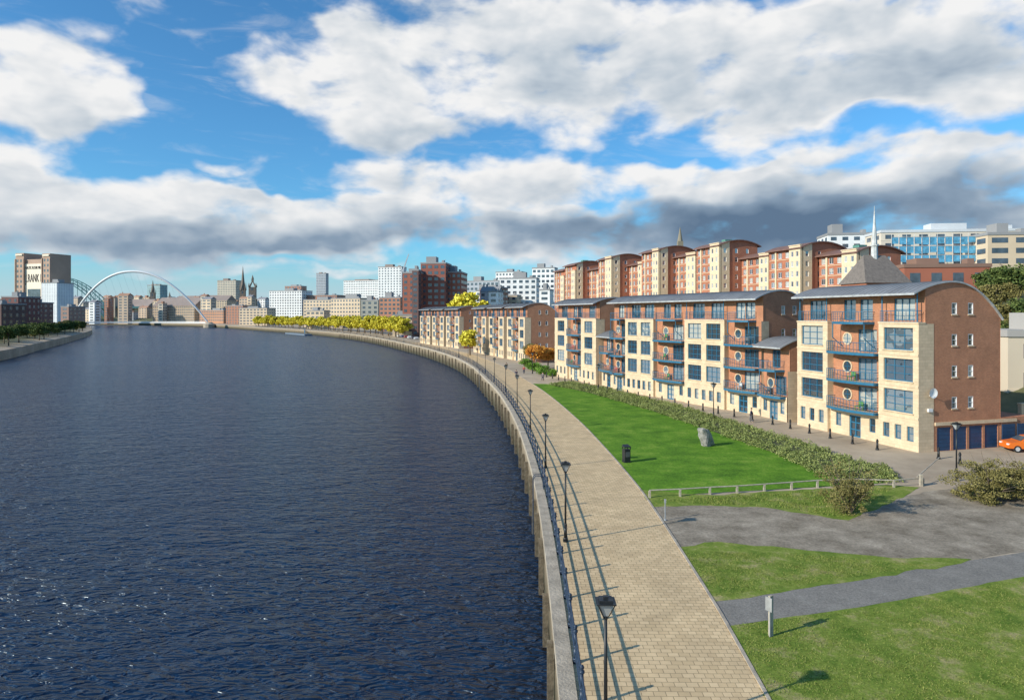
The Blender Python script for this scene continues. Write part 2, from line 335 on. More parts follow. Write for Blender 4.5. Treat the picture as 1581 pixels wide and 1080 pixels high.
for y in (50.5,150):
    p,d=Q(sY(y),0,0); mb=MB()
    for k in (-.28,.28):
        pts=[(-0.3,k,-3.4),(-0.3,k,0.9),(-0.15,k,1.1),(0.3,k,1.1),(0.45,k,0.9),(0.45,k,0.14)]; mb.tube(pts,0.03)
    for j in range(10): mb.cyl((-0.3,-.28,-3.2+j*0.35),(-0.3,.28,-3.2+j*0.35),.02,.02,6)
    put('quay_ladder',mb.mesh('ladder',[DBLUE]),None,p,math.atan2(-d.x,d.y),'blue steel ladder hooped over the quay edge','ladder','ladders on the quay')
# lamps
mb=MB(); mb.lathe([(0.15,0),(0.15,0.1),(0.1,0.25),(0.085,0.9),(0.1,0.95),(0.06,1.05),(0.05,3.9),(0.07,3.93),(0.07,4.0)],10)
L_post=mb.mesh('post',[BLACK],True)
mb=MB()
for sx in(-1,1):
    for sy in(-1,1): mb.cyl((0.05*sx,0.05*sy,3.95),(0.25*sx,0.25*sy,4.42),.018,.018,5)
mb.box(-.29,.29,-.29,.29,4.42,4.46); mb.box(-.2,.2,-.2,.2,4.46,4.53); mb.box(-.07,.07,-.07,.07,4.53,4.6)
L_head=mb.mesh('head',[BLACK])
mb=MB(); b0=[(-.06,-.06,4.02),(.06,-.06,4.02),(.06,.06,4.02),(-.06,.06,4.02)]; b1=[(-.21,-.21,4.41),(.21,-.21,4.41),(.21,.21,4.41),(-.21,.21,4.41)]
for i in range(4): mb.poly([b0[i],b0[(i+1)%4],b1[(i+1)%4],b1[i]])
L_glass=mb.mesh('lens',[simple('lamp_glass',(0.40,0.41,0.41),0.15,0.1,spec=0.8)])
def lamp(p,rz,lab,grp):
    o=put('street_lamp',None,None,p,rz,lab,'street lamp',grp); put('lamp_post',L_post,o); put('lantern_frame',L_head,o); put('lamp_glass',L_glass,o)
for i in range(-1,33):
    p,d=Q(sY(20.4)+i*18.7,1.15,0.006); lamp(p,math.atan2(-d.x,d.y),'slim black lamp post with square lantern beside the railing','lamps along the promenade')
for (x,y) in ((34.7,53.3),(24.8,84),(14.5,115),(4.5,150)): lamp((x,y,0.006),0.3,'black lamp post with square lantern beside the hedge','lamps along the residential street')
# ------------------------------------------------------------ ground patches
def patch(name,px,mat,z,label,jit=0.25):
    P=[G(*p) for p in px]; out=[]
    for a,b in zip(P,P[1:]+P[:1]):
        n=max(1,int((b-a).length/0.8)); nn=(b-a).normalized()
        for i in range(n):
            q=a.lerp(b,i/n)
            if i and jit: q+=Vector((nn.y,-nn.x,0))*random.uniform(-jit,jit)
            q.z=z; out.append(q)
    mb=MB(); mb.poly(out); return put(name,mb.mesh(name,[mat]),kind='structure',label=label)
lp=[Q(sY(y),7.73,0)[0] for y in (50,56,62,70,80,90,100,110,120,127)]
right=[G(905,594),G(1000,629),G(1100,661),G(1200,694),G(1290,728),G(1370,745),G(1255,752),G(1000,766)]
mb=MB(); mb.poly([(p.x,p.y,0.010) for p in lp+right]); put('lawn',mb.mesh('lawn',[LAWN]),kind='structure',label='mown bright green lawn beside the promenade')
e=lambda y:Q(sY(y),wE(y)+.13,0)[0]
def pe(y): p=e(y); return (CU+p.x*F/p.y, HV+H*F/p.y)
patch('grass_verge',[pe(50.5),(1100,764),(1255,755),(1370,748),(1420,752),(1395,768),(1310,803),(1180,783),(1080,780),pe(46)],ROUGHG,0.012,'rough grass verge below the timber fence',0.18)
patch('worn_ground',[pe(46.5),(1080,780),(1180,783),(1310,802),(1395,766),(1450,756),(1600,748),(1800,745),(1900,800),(1700,845),(1581,852),(1460,872),(1400,866),(1250,852),(1110,836),pe(38)],DIRT,0.008,'worn gravelly asphalt parking ground',0.2)
patch('grass_wedge',[pe(38.2),(1110,836),(1250,850),(1400,862),(1500,863),(1460,874),(1250,907),(1180,918),pe(31)],ROUGHG,0.020,'wedge of grass between path and worn ground',0.18)
patch('footpath',[pe(31.2),(1180,918),(1250,905),(1460,871),(1581,852),(1800,815),(1800,860),(1581,890),(1330,937),(1200,955),pe(28.6)],ASPH,0.015,'grey asphalt footpath joining the promenade',0.0)
patch('grass_field',[pe(28.6),(1200,955),(1330,937),(1581,890),(1800,860),(2300,1080),(2300,1400),pe(14),pe(18),pe(22),pe(25)],ROUGHG,0.024,'patchy grass field in autumn sun',0.07)
def inpoly(P,x,y):
    c=np.zeros(len(x),bool); n=len(P)
    for i in range(n):
        a=P[i];b=P[(i+1)%n]
        t=((a[1]>y)!=(b[1]>y))&(x<(b[0]-a[0])*(y-a[1])/((b[1]-a[1])+1e-9)+a[0]); c^=t
    return c
def blades(px,n,h,mat,name,lab):
    P=[G(*p) for p in px]; xs=[p.x for p in P]; ys=[p.y for p in P]
    x=rng.uniform(min(xs),max(xs),n);y=rng.uniform(min(ys),max(ys),n); k=inpoly(P,x,y); x=x[k];y=y[k];n=len(x)
    k=(np.sin(x*1.3+np.sin(y*0.9)*2)*np.sin(y*1.7+x*.4)+rng.uniform(-1,1,n))>-0.2; x=x[k];y=y[k];n=len(x)
    a=rng.uniform(0,6.28,n); w=0.02; hh=h*rng.uniform(0.4,1.2,n)
    A=np.stack([x-np.cos(a)*w,y-np.sin(a)*w,np.full(n,0.015)],1);B=np.stack([x+np.cos(a)*w,y+np.sin(a)*w,np.full(n,0.015)],1)
    C=np.stack([x+rng.normal(0,.05,n),y+rng.normal(0,.05,n),hh],1)
    put(name,npmesh(name,np.stack([A,B,C],1),mat),kind='stuff',label=lab,cat='grass')
blades([(1135,965),(1330,942),(1581,895),(1750,870),(1750,1130),(1200,1130)],150000,0.07,BLADE,'grass_blades','short grass tufts on the field')
blades([(1055,850),(1250,856),(1440,873),(1250,900),(1105,922)],35000,0.07,BLADE,'grass_blades','short grass tufts on the wedge')
blades([(1015,772),(1255,758),(1380,752),(1310,800),(1180,781),(1080,778)],30000,0.14,BLADE,'grass_blades','rough grass under the timber fence')
# ------------------------------------------------------------ hedge
HF=cr([tuple(G(u,v))[:2] for u,v in ((848,594),(900,604),(1000,632),(1100,666),(1200,701),(1290,737),(1390,745))],0.5)
def hpt(i,w):
    i=min(max(i,1),len(HF)-2); d=(HF[i+1]-HF[i-1]).normalized(); return np.array([HF[i].x,HF[i].y,0])+np.array([-d.y,d.x,0])*w*(-1 if d.y>0 else 1)
cs=[]
n=len(HF)
for i in range(2400):
    k=rng.integers(0,n); w=rng.uniform(0.0,4.8); c=hpt(k,w)+np.array([*rng.normal(0,.3,2),0]); rr=rng.uniform(0.3,0.65); hgt=rng.uniform(0.3,0.8)
    p=rng.normal(size=(60,3)); p/=np.linalg.norm(p,axis=1)[:,None]; p*=rr*rng.uniform(.7,1.05,(60,1)); p[:,2]=np.abs(p[:,2])*hgt/rr*0.9+0.05; cs.append(c+p)
hq=leafquads(np.concatenate(cs),0.07)
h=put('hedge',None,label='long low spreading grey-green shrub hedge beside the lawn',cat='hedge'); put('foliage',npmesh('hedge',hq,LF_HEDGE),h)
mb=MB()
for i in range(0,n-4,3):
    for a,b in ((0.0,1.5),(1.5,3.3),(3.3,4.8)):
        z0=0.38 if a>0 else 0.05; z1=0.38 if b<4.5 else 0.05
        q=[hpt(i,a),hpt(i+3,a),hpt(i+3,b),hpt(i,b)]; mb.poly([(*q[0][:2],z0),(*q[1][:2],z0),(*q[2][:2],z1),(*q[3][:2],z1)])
put('stems_or_shade_fill',mb.mesh('stems_or_shade_fill',[simple('hedge_shade',(0.06,0.07,0.025),0.9,0.3)]),h)  # dark sheet filling the hedge under its leaves, inner shade put into its colour
def bush(u,v,rx,h,mat,lab,n=5000,size=0.1,grp=None,seed=1,z=0,loose=False):
    p=G(u,v,z); o=put('bush',None,None,p,0,lab,'bush',grp)
    mb=MB(); q=random.Random(seed)
    for i in range(26):
        a=q.uniform(0,6.28); e=Vector((math.cos(a)*rx*q.uniform(.3,1.05),math.sin(a)*rx*q.uniform(.3,1.05),h*q.uniform(.5,1.15))); mb.cyl((0,0,-.1),e*0.5+Vector((0,0,.1*h)),.04,.025,5); mb.cyl(e*0.5+Vector((0,0,.1*h)),e,.025,.008,5)
    put('stem',mb.mesh('stems_or_shade_fill',[TIMBER]),o)
    put('foliage',crown(n,size,rx,h*0.55,h*0.48,60 if loose else 26,mat,seed,'foliage',(.2,1.05) if loose else (.35,.8),(.12,.3) if loose else (.28,.5)),o)
bush(1312,792,2.0,3.2,LF_SCRUB,'straggly brownish-green bush at the fence end',7000,0.055,seed=4,loose=True)
bush(1530,772,2.7,2.7,LF_SCRUB,'wide tangled autumn shrub beside the parking ground',14000,0.06,seed=5,loose=True)
bush(1590,772,2.7,3.0,LF_SCRUB,'wide tangled autumn shrub beside the parking ground',14000,0.06,seed=6,loose=True)
for i,(u,v,rx,hh) in enumerate(((825,572,2.2,1.8),(840,577,2.4,1.8),(855,580,2,1.6),(812,566,2.2,2.0))): bush(u,v,rx,hh,LF_BRT,'rounded bright green shrub beside the promenade',3500,0.13,'shrubs by the apartment gap',seed=10+i)
for i,(u,v,sc,key) in enumerate(((828,570,1.3,'o0'),(846,568,1.1,'o0'),(726,548,1.2,'y0'),(820,560,0.8,'s0'))):
    p=G(u,v); tree(key,p.x,p.y,0,sc,'small autumn tree beside the apartments','autumn trees by the apartments')
# ------------------------------------------------------------ street furniture
mb=MB(); mb.lathe([(0.16,0),(0.16,0.12),(0.11,0.2),(0.09,0.75),(0.12,0.8),(0.12,0.88),(0.08,0.93),(0.1,0.99),(0.0,1.08)],10); bol=mb.mesh('bollard',[BLACK],True)
FP=[(38.7,64.3),(34.1,80.6),(31.9,86),(17.4,119),(15.9,125.7),(9.5,144.2)]
FC=cr(FP,1.0); acc=0; 
for a,b in zip(FC,FC[1:]):
    acc+=(b-a).length
    if acc>=2.9:
        acc=0; d=(b-a).normalized(); p=a+Vector((-d.y,d.x,0))*3.2
        put('bollard',bol,None,p,0,'black cast iron bollard on the paved street','bollard','bollards in front of the apartments')
for u,v in ((1449,708),(1482,716)):
    put('bollard',bol,None,G(u,v),0,'black cast iron bollard on the paved street','bollard','bollards in front of the apartments')
fp=[G(u,v) for u,v in ((1003,768),(1050,766),(1096,763),(1138,761),(1180,758),(1222,755),(1262,752),(1320,750),(1380,752),(1425,748))]
GT=simple('grey_timber',(0.42,0.37,0.29),0.85,0.3,4)
fo=put('timber_fence',None,label='low knee-high weathered timber rail fence at the lawn edge',cat='fence'); mb=MB(); mb.box(-.07,.07,-.07,.07,-.1,.5); fpm=mb.mesh('fp',[GT])
for p in fp: put('post',fpm,fo,p)
mb=MB(); mb.tube([p+Vector((0,0,.53)) for p in fp],0.05,8); put('rail',mb.mesh('rail',[GT]),fo)
o=put('barrier',None,None,G(1422,750),0,'low raised grey barrier pole beside the street','barrier'); mb=MB(); mb.box(-.1,.1,-.1,.1,0,.9); put('post',mb.mesh('p',[GT]),o); mb=MB(); mb.cyl((-.3,0,.7),(3.4,3.2,1.5),.045,.035,8); put('pole',mb.mesh('p',[GT]),o)
p=G(1190,982); o=put('signpost',None,None,p,0.5,'weathered timber post with small notice board on grass','signpost')
mb=MB(); mb.box(-.09,.09,-.05,.05,-.1,1.65); put('post',mb.mesh('p',[GT]),o); mb=MB(); mb.box(-.13,-.09,-.16,.16,1.05,1.6); mb.box(-.12,-.09,-.07,-.03,0,1.05);put('board',mb.mesh('p',[simple('grey_board',(0.3,0.3,0.29),.6)]),o)
p=G(1027,803); o=put('marker_post',None,None,p,0,'short grey steel marker post at the path edge','post'); mb=MB(); mb.cyl((0,0,0),(0,0,1.3),.035,.035,8); mb.lathe([(0.09,0),(0.09,0.05),(0.04,0.1)],8);mb.box(-.06,.06,-.03,.03,1.1,1.35); put('pole',mb.mesh('p',[simple('galvanised',(0.3,0.32,0.33),.5)]),o)
p=G(967,713); o=put('litter_bin',None,None,p,0.3,'tall black litter bin standing on the lawn','litter bin'); mb=MB(); mb.box(-.27,.27,-.27,.27,0,1.15); mb.box(-.3,.3,-.3,.3,0,.08); put('body',mb.mesh('b',[BLACK]),o)
mb=MB(); mb.poly([(-.3,-.3,1.4),(.3,-.3,1.4),(.3,.3,1.52),(-.3,.3,1.52)]);mb.box(-.3,.3,-.3,.3,1.33,1.4)
for a in(-.26,.26):
    for c in (-.26,.26): mb.box(a-.03,a+.03,c-.03,c+.03,1.15,1.33)
put('lid',mb.mesh('l',[BLACK]),o); mb=MB(); mb.box(-.2,.2,-.285,-.272,.5,.95); put('plate',mb.mesh('l',[simple('greyplate',(.12,.12,.12),.5)]),o)
import bmesh
bm=bmesh.new(); bmesh.ops.create_icosphere(bm,subdivisions=3,radius=1)
from mathutils import noise
for vv in bm.verts:
    c=vv.co.copy(); m_=max(abs(c.x+.2*c.z),abs(c.y),abs(c.z)*.9+.25*c.x); c/= (m_*.75+.25); k=1+0.28*noise.noise(c*1.1+Vector((3,1,7)))+0.13*noise.noise(c*3.2); c*=k; c.x*=0.62;c.y*=0.5; c.x-=.18*c.z; c.z=max(c.z*.9,-0.75); vv.co=c
me=bpy.data.meshes.new('boulder'); bm.to_mesh(me); bm.free(); me.materials.append(STONE)
put('boulder',me,None,G(1090,688)+Vector((0,0,0.72)),0.5,'large upright rough grey boulder standing on the lawn','boulder')
# ------------------------------------------------------------ walls and windows
def wall(mb,x0,x1,z0,z1,holes,y,mat,T=None,rev=0.22,top=None):
    T=T or (lambda a,b,c:(a,b,c)); xs={x0,x1}
    for h in holes: xs|={h[0],h[1]}
    if top: xs|={x0+(x1-x0)*i/18 for i in range(19)}
    xs=sorted(xs)
    for a,b in zip(xs,xs[1:]):
        if b-a<1e-5: continue
        xm=(a+b)/2; cur=z0
        for h in sorted([h for h in holes if h[0]<xm<h[1]],key=lambda h:h[2]):
            mb.poly([T(a,y,cur),T(b,y,cur),T(b,y,h[2]),T(a,y,h[2])],mat); cur=h[3]
        za,zb=(top(a),top(b)) if top else (z1,z1)
        mb.poly([T(a,y,cur),T(b,y,cur),T(b,y,zb),T(a,y,za)],mat)
    for h in holes:
        a,b,c,d=h[:4]; i=y-rev
        for q in (((a,y,c),(b,y,c),(b,i,c),(a,i,c)),((a,y,d),(b,y,d),(b,i,d),(a,i,d)),((a,y,c),(a,y,d),(a,i,d),(a,i,c)),((b,y,c),(b,y,d),(b,i,d),(b,i,c))): mb.poly([T(*p) for p in q],mat)
WC={}
def win(w,h,nx,nz,fm,bar=0.07):
    k=(round(w,2),round(h,2),nx,nz,fm.name)
    if k in WC: return WC[k]
    mb=MB(); b=bar
    mb.poly([(-w/2,0,0),(w/2,0,0),(w/2,0,h),(-w/2,0,h)],1)
    mb.box(-w/2,w/2,.01,.09,0,b);mb.box(-w/2,w/2,.01,.09,h-b,h);mb.box(-w/2,-w/2+b,.01,.09,b,h-b);mb.box(w/2-b,w/2,.01,.09,b,h-b)
    for i in range(1,nx): x=-w/2+w*i/nx; mb.box(x-b*.4,x+b*.4,.01,.075,b,h-b)
    for j in range(1,nz): z=h*j/nz; mb.box(-w/2+b,w/2-b,.01,.065,z-b*.35,z+b*.35)
    WC[k]=mb.mesh('window',[fm,GLASS]); return WC[k]
def porthole(r=0.55):
    if 'p' in WC: return WC['p']
    mb=MB(); n=20
    for k in range(n):
        a=6.283*k/n;c=6.283*(k+1)/n
        o=lambda t,rr,y:(math.cos(t)*rr,y,math.sin(t)*rr)
        mb.poly([o(a,r,.1),o(c,r,.1),o(c,r+.13,.1),o(a,r+.13,.1)],0); mb.poly([o(a,r+.13,.1),o(c,r+.13,.1),o(c,r+.13,0),o(a,r+.13,0)],0); mb.poly([o(a,r,.1),o(c,r,.1),o(c,r,.02),o(a,r,.02)],0)
    mb.poly([(math.cos(6.283*k/n)*r,.03,math.sin(6.283*k/n)*r) for k in range(n)],1); mb.box(-.02,.02,.035,.08,-r,r,2); mb.box(-r,r,.035,.08,-.02,.02,2)
    WC['p']=mb.mesh('porthole',[CREAM,GLASS,BLUE]); return WC['p']
BC={}
FURN=[(.55,.12,.08),(.1,.25,.06),(.6,.6,.58),(.12,.12,.12)]
def balcony(w,d):
    k=(round(w,1),d)
    if k in BC: return BC[k]
    mb=MB(); n=max(4,int(w/0.42)); bul=0.55 if d>1 else 0.0
    yf=lambda x: d-bul*0.6+bul*(1-(2*x/w)**2)
    xs=[-w/2+w*i/n for i in range(n+1)]
    top=[(x,yf(x),0) for x in xs]
    mb.poly([(-w/2,0,0)]+top+[(w/2,0,0)],0); mb.poly([(-w/2,0,-.2)]+[(x,y,-.2) for x,y,_ in top]+[(w/2,0,-.2)],0)
    for (x,y,_),(x2,y2,_) in zip(top,top[1:]):
        mb.poly([(x,y+.05,-.24),(x2,y2+.05,-.24),(x2,y2+.05,.02),(x,y+.05,.02)],1); mb.poly([(x,y+.05,.02),(x2,y2+.05,.02),(x2,y2,.02),(x,y,.02)],1); mb.poly([(x,y,-.24),(x2,y2,-.24),(x2,y2+.05,-.24),(x,y+.05,-.24)],1)
        mb.cyl((x,y+.02,1.06),(x2,y2+.02,1.06),.035,.035,5,1)
        for z in(.3,.55,.8): mb.cyl((x,y+.02,z),(x2,y2+.02,z),.012,.012,4,1)
    for x,y,_ in top: mb.box(x-.016,x+.016,y,y+.035,.02,1.03,1)
    y=yf(w/2)
    for x in (-w/2,w/2):
        mb.box(x-.03,x+.03,.0,y-.02,1.03,1.09,1); mb.box(x-.03,x+.03,.0,y,-.24,.01,1)
        for z in (.3,.55,.8): mb.box(x-.014,x+.014,0,y-.02,z,z+.028,1)
    BC[k]=mb.mesh('balcony',[CONC,BLUE]); return BC[k]
cache={}
def cm(c,r=.8):
    k=tuple(round(x,3) for x in c)
    if k not in cache: cache[k]=simple('facade_%d'%len(cache),c,r,.12,.05)
    return cache[k]
FASC=simple('fascia',(.40,.41,.41),.5)
def block(near,far,bays,nst=5,depth=9.5,label='',garage=False,gwin=True,group='riverside apartment blocks'):
    near=Vector(near).to_3d();far=Vector(far).to_3d(); Lx=(far-near).length; ang=math.atan2(far.y-near.y,far.x-near.x)
    R=put('apartment_block',None,None,near,ang,label,'apartment building',group)
    E=nst*3+0.0; zt=(nst-1)*3+0.1
    pk=E+1.1; yp=-3.6*depth/9.5; a1=(pk-E)/(1-yp)**2; a2=(3.6 if nst>3 else 1.5)/(depth+.2+yp)**2
    zr=lambda y: pk-(a1*(y-yp)**2 if y>yp else a2*(y-yp)**2)
    W=MB(); sc=Lx/sum(b[1] for b in bays); x=0.0
    def addw(me,x,y,z,rz=0,name='window'): put(name,me,R,(x,y,z),rz)
    YB=-0.3
    thol=[]
    for bi,(bt,bw) in enumerate(bays):
        bw*=sc; x0=x;x1=x+bw; xc=(x0+x1)/2; x=x1
        if bt=='C':
            nw=2 if bw>6.9 else 1; ww=min(3.5,bw/nw-1.1) if nw==1 else bw/2-1.3; cs_=[xc] if nw==1 else [x0+bw*.265,x0+bw*.735]
            hol=[(c-ww/2,c+ww/2,3*k+0.55,3*k+2.7) for c in cs_ for k in range(1,nst-1)]
            gs=[x0+bw*f for f in ((.2,.5,.8) if nw==1 else (.13,.32,.5,.68,.87))]
            hol+=[(g-.4,g+.4,0.9,2.3) for g in gs]
            wall(W,x0,x1,0,zt,hol,0.5,1,rev=.3)
            for c in cs_:
                for k in range(1,nst-1): addw(win(ww,2.15,3 if ww>2.3 else 2,3,BLUE,.08),c,0.5-.27,3*k+.55); W.box(c-ww/2-.1,c+ww/2+.1,.501,.62,3*k+.45,3*k+.549,1)
            for g in gs: addw(win(.8,1.4,1,2,BLUE),g,.25,.9)
            for xx,inner in((x0,bi>0),(x1,bi<len(bays)-1)): W.poly([(xx,YB if inner else 0,0),(xx,.5,0),(xx,.5,zt),(xx,YB if inner else 0,zt)],1)
            W.box(x0-.04,x1+.04,YB,.56,zt,zt+.15,1)
            for k in range(1,nst-1): W.box(x0+.002,x1-.002,.5,.56,3*k+.02,3*k+.22,1)
            put('terrace_railing',balcony(bw-.3,.42),R,(xc,0,zt+.17))
            for xx in (x0+.3,x1-.3):
                mb=MB(); mb.cyl((xx,.35,zt),(xx,.35,zr(.35)-.1),.06,.06,6); put('strut',mb.mesh('strut',[BLUE]),R)
            for c in cs_: thol.append((c-1.25,c+1.25,zt+.3,zt+2.45))
        else:
            hol=[];c1=xc+bw*.2;c0=xc-bw*.18; fw=min(2.5,bw*.40)
            for k in range(1,nst-1): hol.append((c0-fw/2,c0+fw/2,3*k+.1,3*k+2.4))
            wall(W,x0,x1,3,zt,hol,YB,0)
            for k in range(1,nst-1):
                addw(win(fw,2.3,3,2,BLUE,.08),c0,YB-.2,3*k+.1); put('porthole_window',porthole(),R,(c1,YB+.01,3*k+1.4))
                put('balcony',balcony(bw-.5,1.45),R,(xc,YB+.01,3*k))
                if random.random()<.7:
                    fx=xc+random.uniform(-1,1)*bw*.3; mb=MB(); col=random.choice(FURN); mb.box(-.3,.3,.5,1.1,.42,.48); mb.box(-.3,.3,.5,.56,.48,.95)
                    for a in(-.26,.26):
                        for c in(.55,1.05): mb.box(a-.03,a+.03,c-.03,c+.03,0.0,.42)
                    put('balcony_chair',mb.mesh('ch',[cm(col)]),R,(fx,YB,3*k+.005))
            put('balcony',balcony(bw*.62,1.7),R,(xc,YB+.01,zt+.1))
            for xx in (xc-bw*.31,xc+bw*.31):
                mb=MB(); mb.cyl((xx,1.0,zt-1.6),(xx,YB,zt-2.6),.05,.05,6); mb.cyl((xx,1.0,zt-1.6),(xx,1.0,zt-.1),.05,.05,6); put('strut',mb.mesh('strut',[BLUE]),R)
            thol+= [(xc-bw*.28-.0,xc-bw*.28+1.7,zt+.3,zt+2.45),(xc+bw*.28-1.7,xc+bw*.28,zt+.3,zt+2.45)] if bw>5.5 else [(xc-.8,xc+.8,zt+.3,zt+2.45)]
            dh=(xc-.8,xc+.8,0.02,2.3); gs=[xc-bw*.33,xc+bw*.33]
            wall(W,x0,x1,0,3,[dh]+[(g-.4,g+.4,.9,2.3) for g in gs],0.1,1); W.poly([(x0,.1,3),(x1,.1,3),(x1,YB,3),(x0,YB,3)],1)
            put('door',win(1.6,2.28,2,3,BLUE,.16),R,(xc,-.08,.02))
            for g in gs: addw(win(.8,1.4,1,2,BLUE),g,-.1,.9)
    wall(W,0,Lx,zt,zr(YB)-.08,thol,YB,0)
    for h in thol: addw(win(h[1]-h[0],2.15,2 if h[1]-h[0]<2 else 3,2,BLUE,.08),(h[0]+h[1])/2,YB-.2,h[2])
    for side in (0,1):
        T=(lambda a,b,z:(-b,-a,z)) if side==0 else (lambda a,b,z:(Lx+b,-a,z))
        wall(W,0.0,1.3,0,zt,[],0.0,1,T); wall(W,-YB,1.3,zt,0,[],-.02,0,T,top=lambda a:zr(-a)-.07)
        ho=[]
        if gwin and nst>3:
            for a in (3.8,5.8):
                for k in range(1,nst): ho.append((a-.32,a+.32,3*k+1.0,3*k+2.1))
        gd=[]
        if garage and side==0: gd=[(1.7+i*1.95,1.7+i*1.95+1.65,0.02,2.25) for i in range(4)]
        wall(W,1.3,depth,3,0,ho,-.02,0,T,.12,top=lambda a:zr(-a)-.07); wall(W,1.3,depth,0,3,gd,-.02,0,T,.12)
        rz=math.pi/2 if side==0 else -math.pi/2
        for h in ho: addw(win(.64,1.1,1,2,WHITE,.06),*( (.12,-(h[0]+h[1])/2) if side==0 else (Lx-.12,-(h[0]+h[1])/2)),h[2],rz)
        for h in ho: W.box(h[0]-.06,h[1]+.06,-.019,.05,h[2]-.12,h[2],1,T)
        for h in gd:
            mb=MB(); mb.box(-.825,.825,0,.04,0,2.2)
            for i in range(1,6): mb.box(-.8,.8,.04,.06,i*.37,i*.37+.04)
            put('garage_door',mb.mesh('gd',[NAVYP]),R,(.12,-(h[0]+h[1])/2,.02),rz)
        if gd: W.box(1.4,depth+2,-.019,.12,2.45,2.75,1,T)
    W.poly([(0,-depth,0),(Lx,-depth,0),(Lx,-depth,zr(-depth)-.12),(0,-depth,zr(-depth)-.12)],0)
    put('wall',W.mesh('wall',[BRICK,CREAM,CONC]),R)
    mb=MB(); n=22; ys=[1.2-(depth+1.4)*i/n for i in range(n+1)]; xa,xb=-.18,Lx+.18
    for a,b in zip(ys,ys[1:]):
        A,B=zr(a),zr(b)
        mb.poly([(xa,a,A+.09),(xb,a,A+.09),(xb,b,B+.09),(xa,b,B+.09)]); mb.poly([(xa,a,A-.06),(xb,a,A-.06),(xb,b,B-.06),(xa,b,B-.06)],1)
        for xx in(xa,xb): mb.poly([(xx,a,A-.06),(xx,b,B-.06),(xx,b,B+.09),(xx,a,A+.09)],1)
        i=xa+.6
        while i<xb-.1: 
            mb.poly([(i,a,A+.09),(i,b,B+.09),(i,b,B+.14),(i,a,A+.14)]); i+=.62
    for a in(ys[0],ys[-1]): mb.poly([(xa,a,zr(a)-.08),(xb,a,zr(a)-.08),(xb,a,zr(a)+.11),(xa,a,zr(a)+.11)],1)
    put('roof',mb.mesh('roof',[LEAD,FASC]),R)
    return R
lab='five storey brick and cream apartment block with curved roof and balconies'
A=block((38.7,64.3),(34.1,80.6),[('C',4.8),('B',7.2),('C',5.0)],label='brick and cream apartment block with curved roof above blue garages',garage=True)
lk3='low three storey brick linking block with curved roof'
block((33.2,82.2),(31.9,87.2),[('B',5)],nst=3,depth=8,label=lk3)
block((32.0,87.6),(17.6,119),[('B',6.4),('C',8.6),('B',7.8),('C',8),('B',4.6)],label='long '+lab.replace('with curved roof and','with'))
block((18.3,119.4),(16.6,125.6),[('B',6)],nst=3,depth=8,label=lk3)
block((15.9,125.7),(9.5,144.2),[('C',6.5),('B',6.5),('C',6.5)],label=lab)
def seg(a,b,n,gap):
    a=Vector(a);b=Vector(b)
    for i in range(n):
        p=a.lerp(b,i/n); q=a.lerp(b,(i+1)/n); q=q+(p-q).normalized()*gap; d=(b-a).normalized(); off=Vector((d.y,-d.x))*(-0.5*i)
        block(p+off,q+off,[('C',6),('B',6),('C',6)],label=lab,depth=9.5)
seg((3.9,184),(-12.4,238),3,1.8); seg((-19.5,258),(-41,312),3,1.8)
mb=MB(); mb.box(-.0,3.5,-13.5,-9.52,0,2.9); put('garage_annex',mb.mesh('ga',[BRICK]),A)
for i in range(2):
    mb=MB(); mb.box(-.825,.825,0,.04,0,2.2)
    for j in range(1,6): mb.box(-.8,.8,.04,.06,j*.37,j*.37+.04)
    put('garage_door',mb.mesh('gd',[NAVYP]),A,(-.02,-10.5-i*1.95,.02),math.pi/2)
o=put('satellite_dish',None,A,(-.02,-.75,5.6),math.pi/2); mb=MB()
for k in range(16):
    a=6.283*k/16;c=6.283*(k+1)/16
    for r0,r1 in((0,.25),(.25,.48)): 
        f_=lambda t,r:(math.cos(t)*r,.35+r*r*.5,math.sin(t)*r); mb.poly([f_(a,r0+.001),f_(c,r0+.001),f_(c,r1),f_(a,r1)])
put('dish',mb.mesh('dish',[WHITE]),o); mb=MB(); mb.cyl((0,0,-.3),(0,.35,0),.03,.03); mb.cyl((0,.4,-.4),(0,.75,0),.02,.02); mb.box(-.25,.25,0,.15,-1.8,-1.5);put('bracket',mb.mesh('br',[WHITE]),o)
mb=MB(); mb.box(0,60,0,.4,0,3.6); mb.box(-.05,60,-.05,.45,3.6,3.75); put('boundary_wall',mb.mesh('bw',[CREAM]),None,(53,71,0),0.25,'pale stone boundary wall beside the garages','wall')
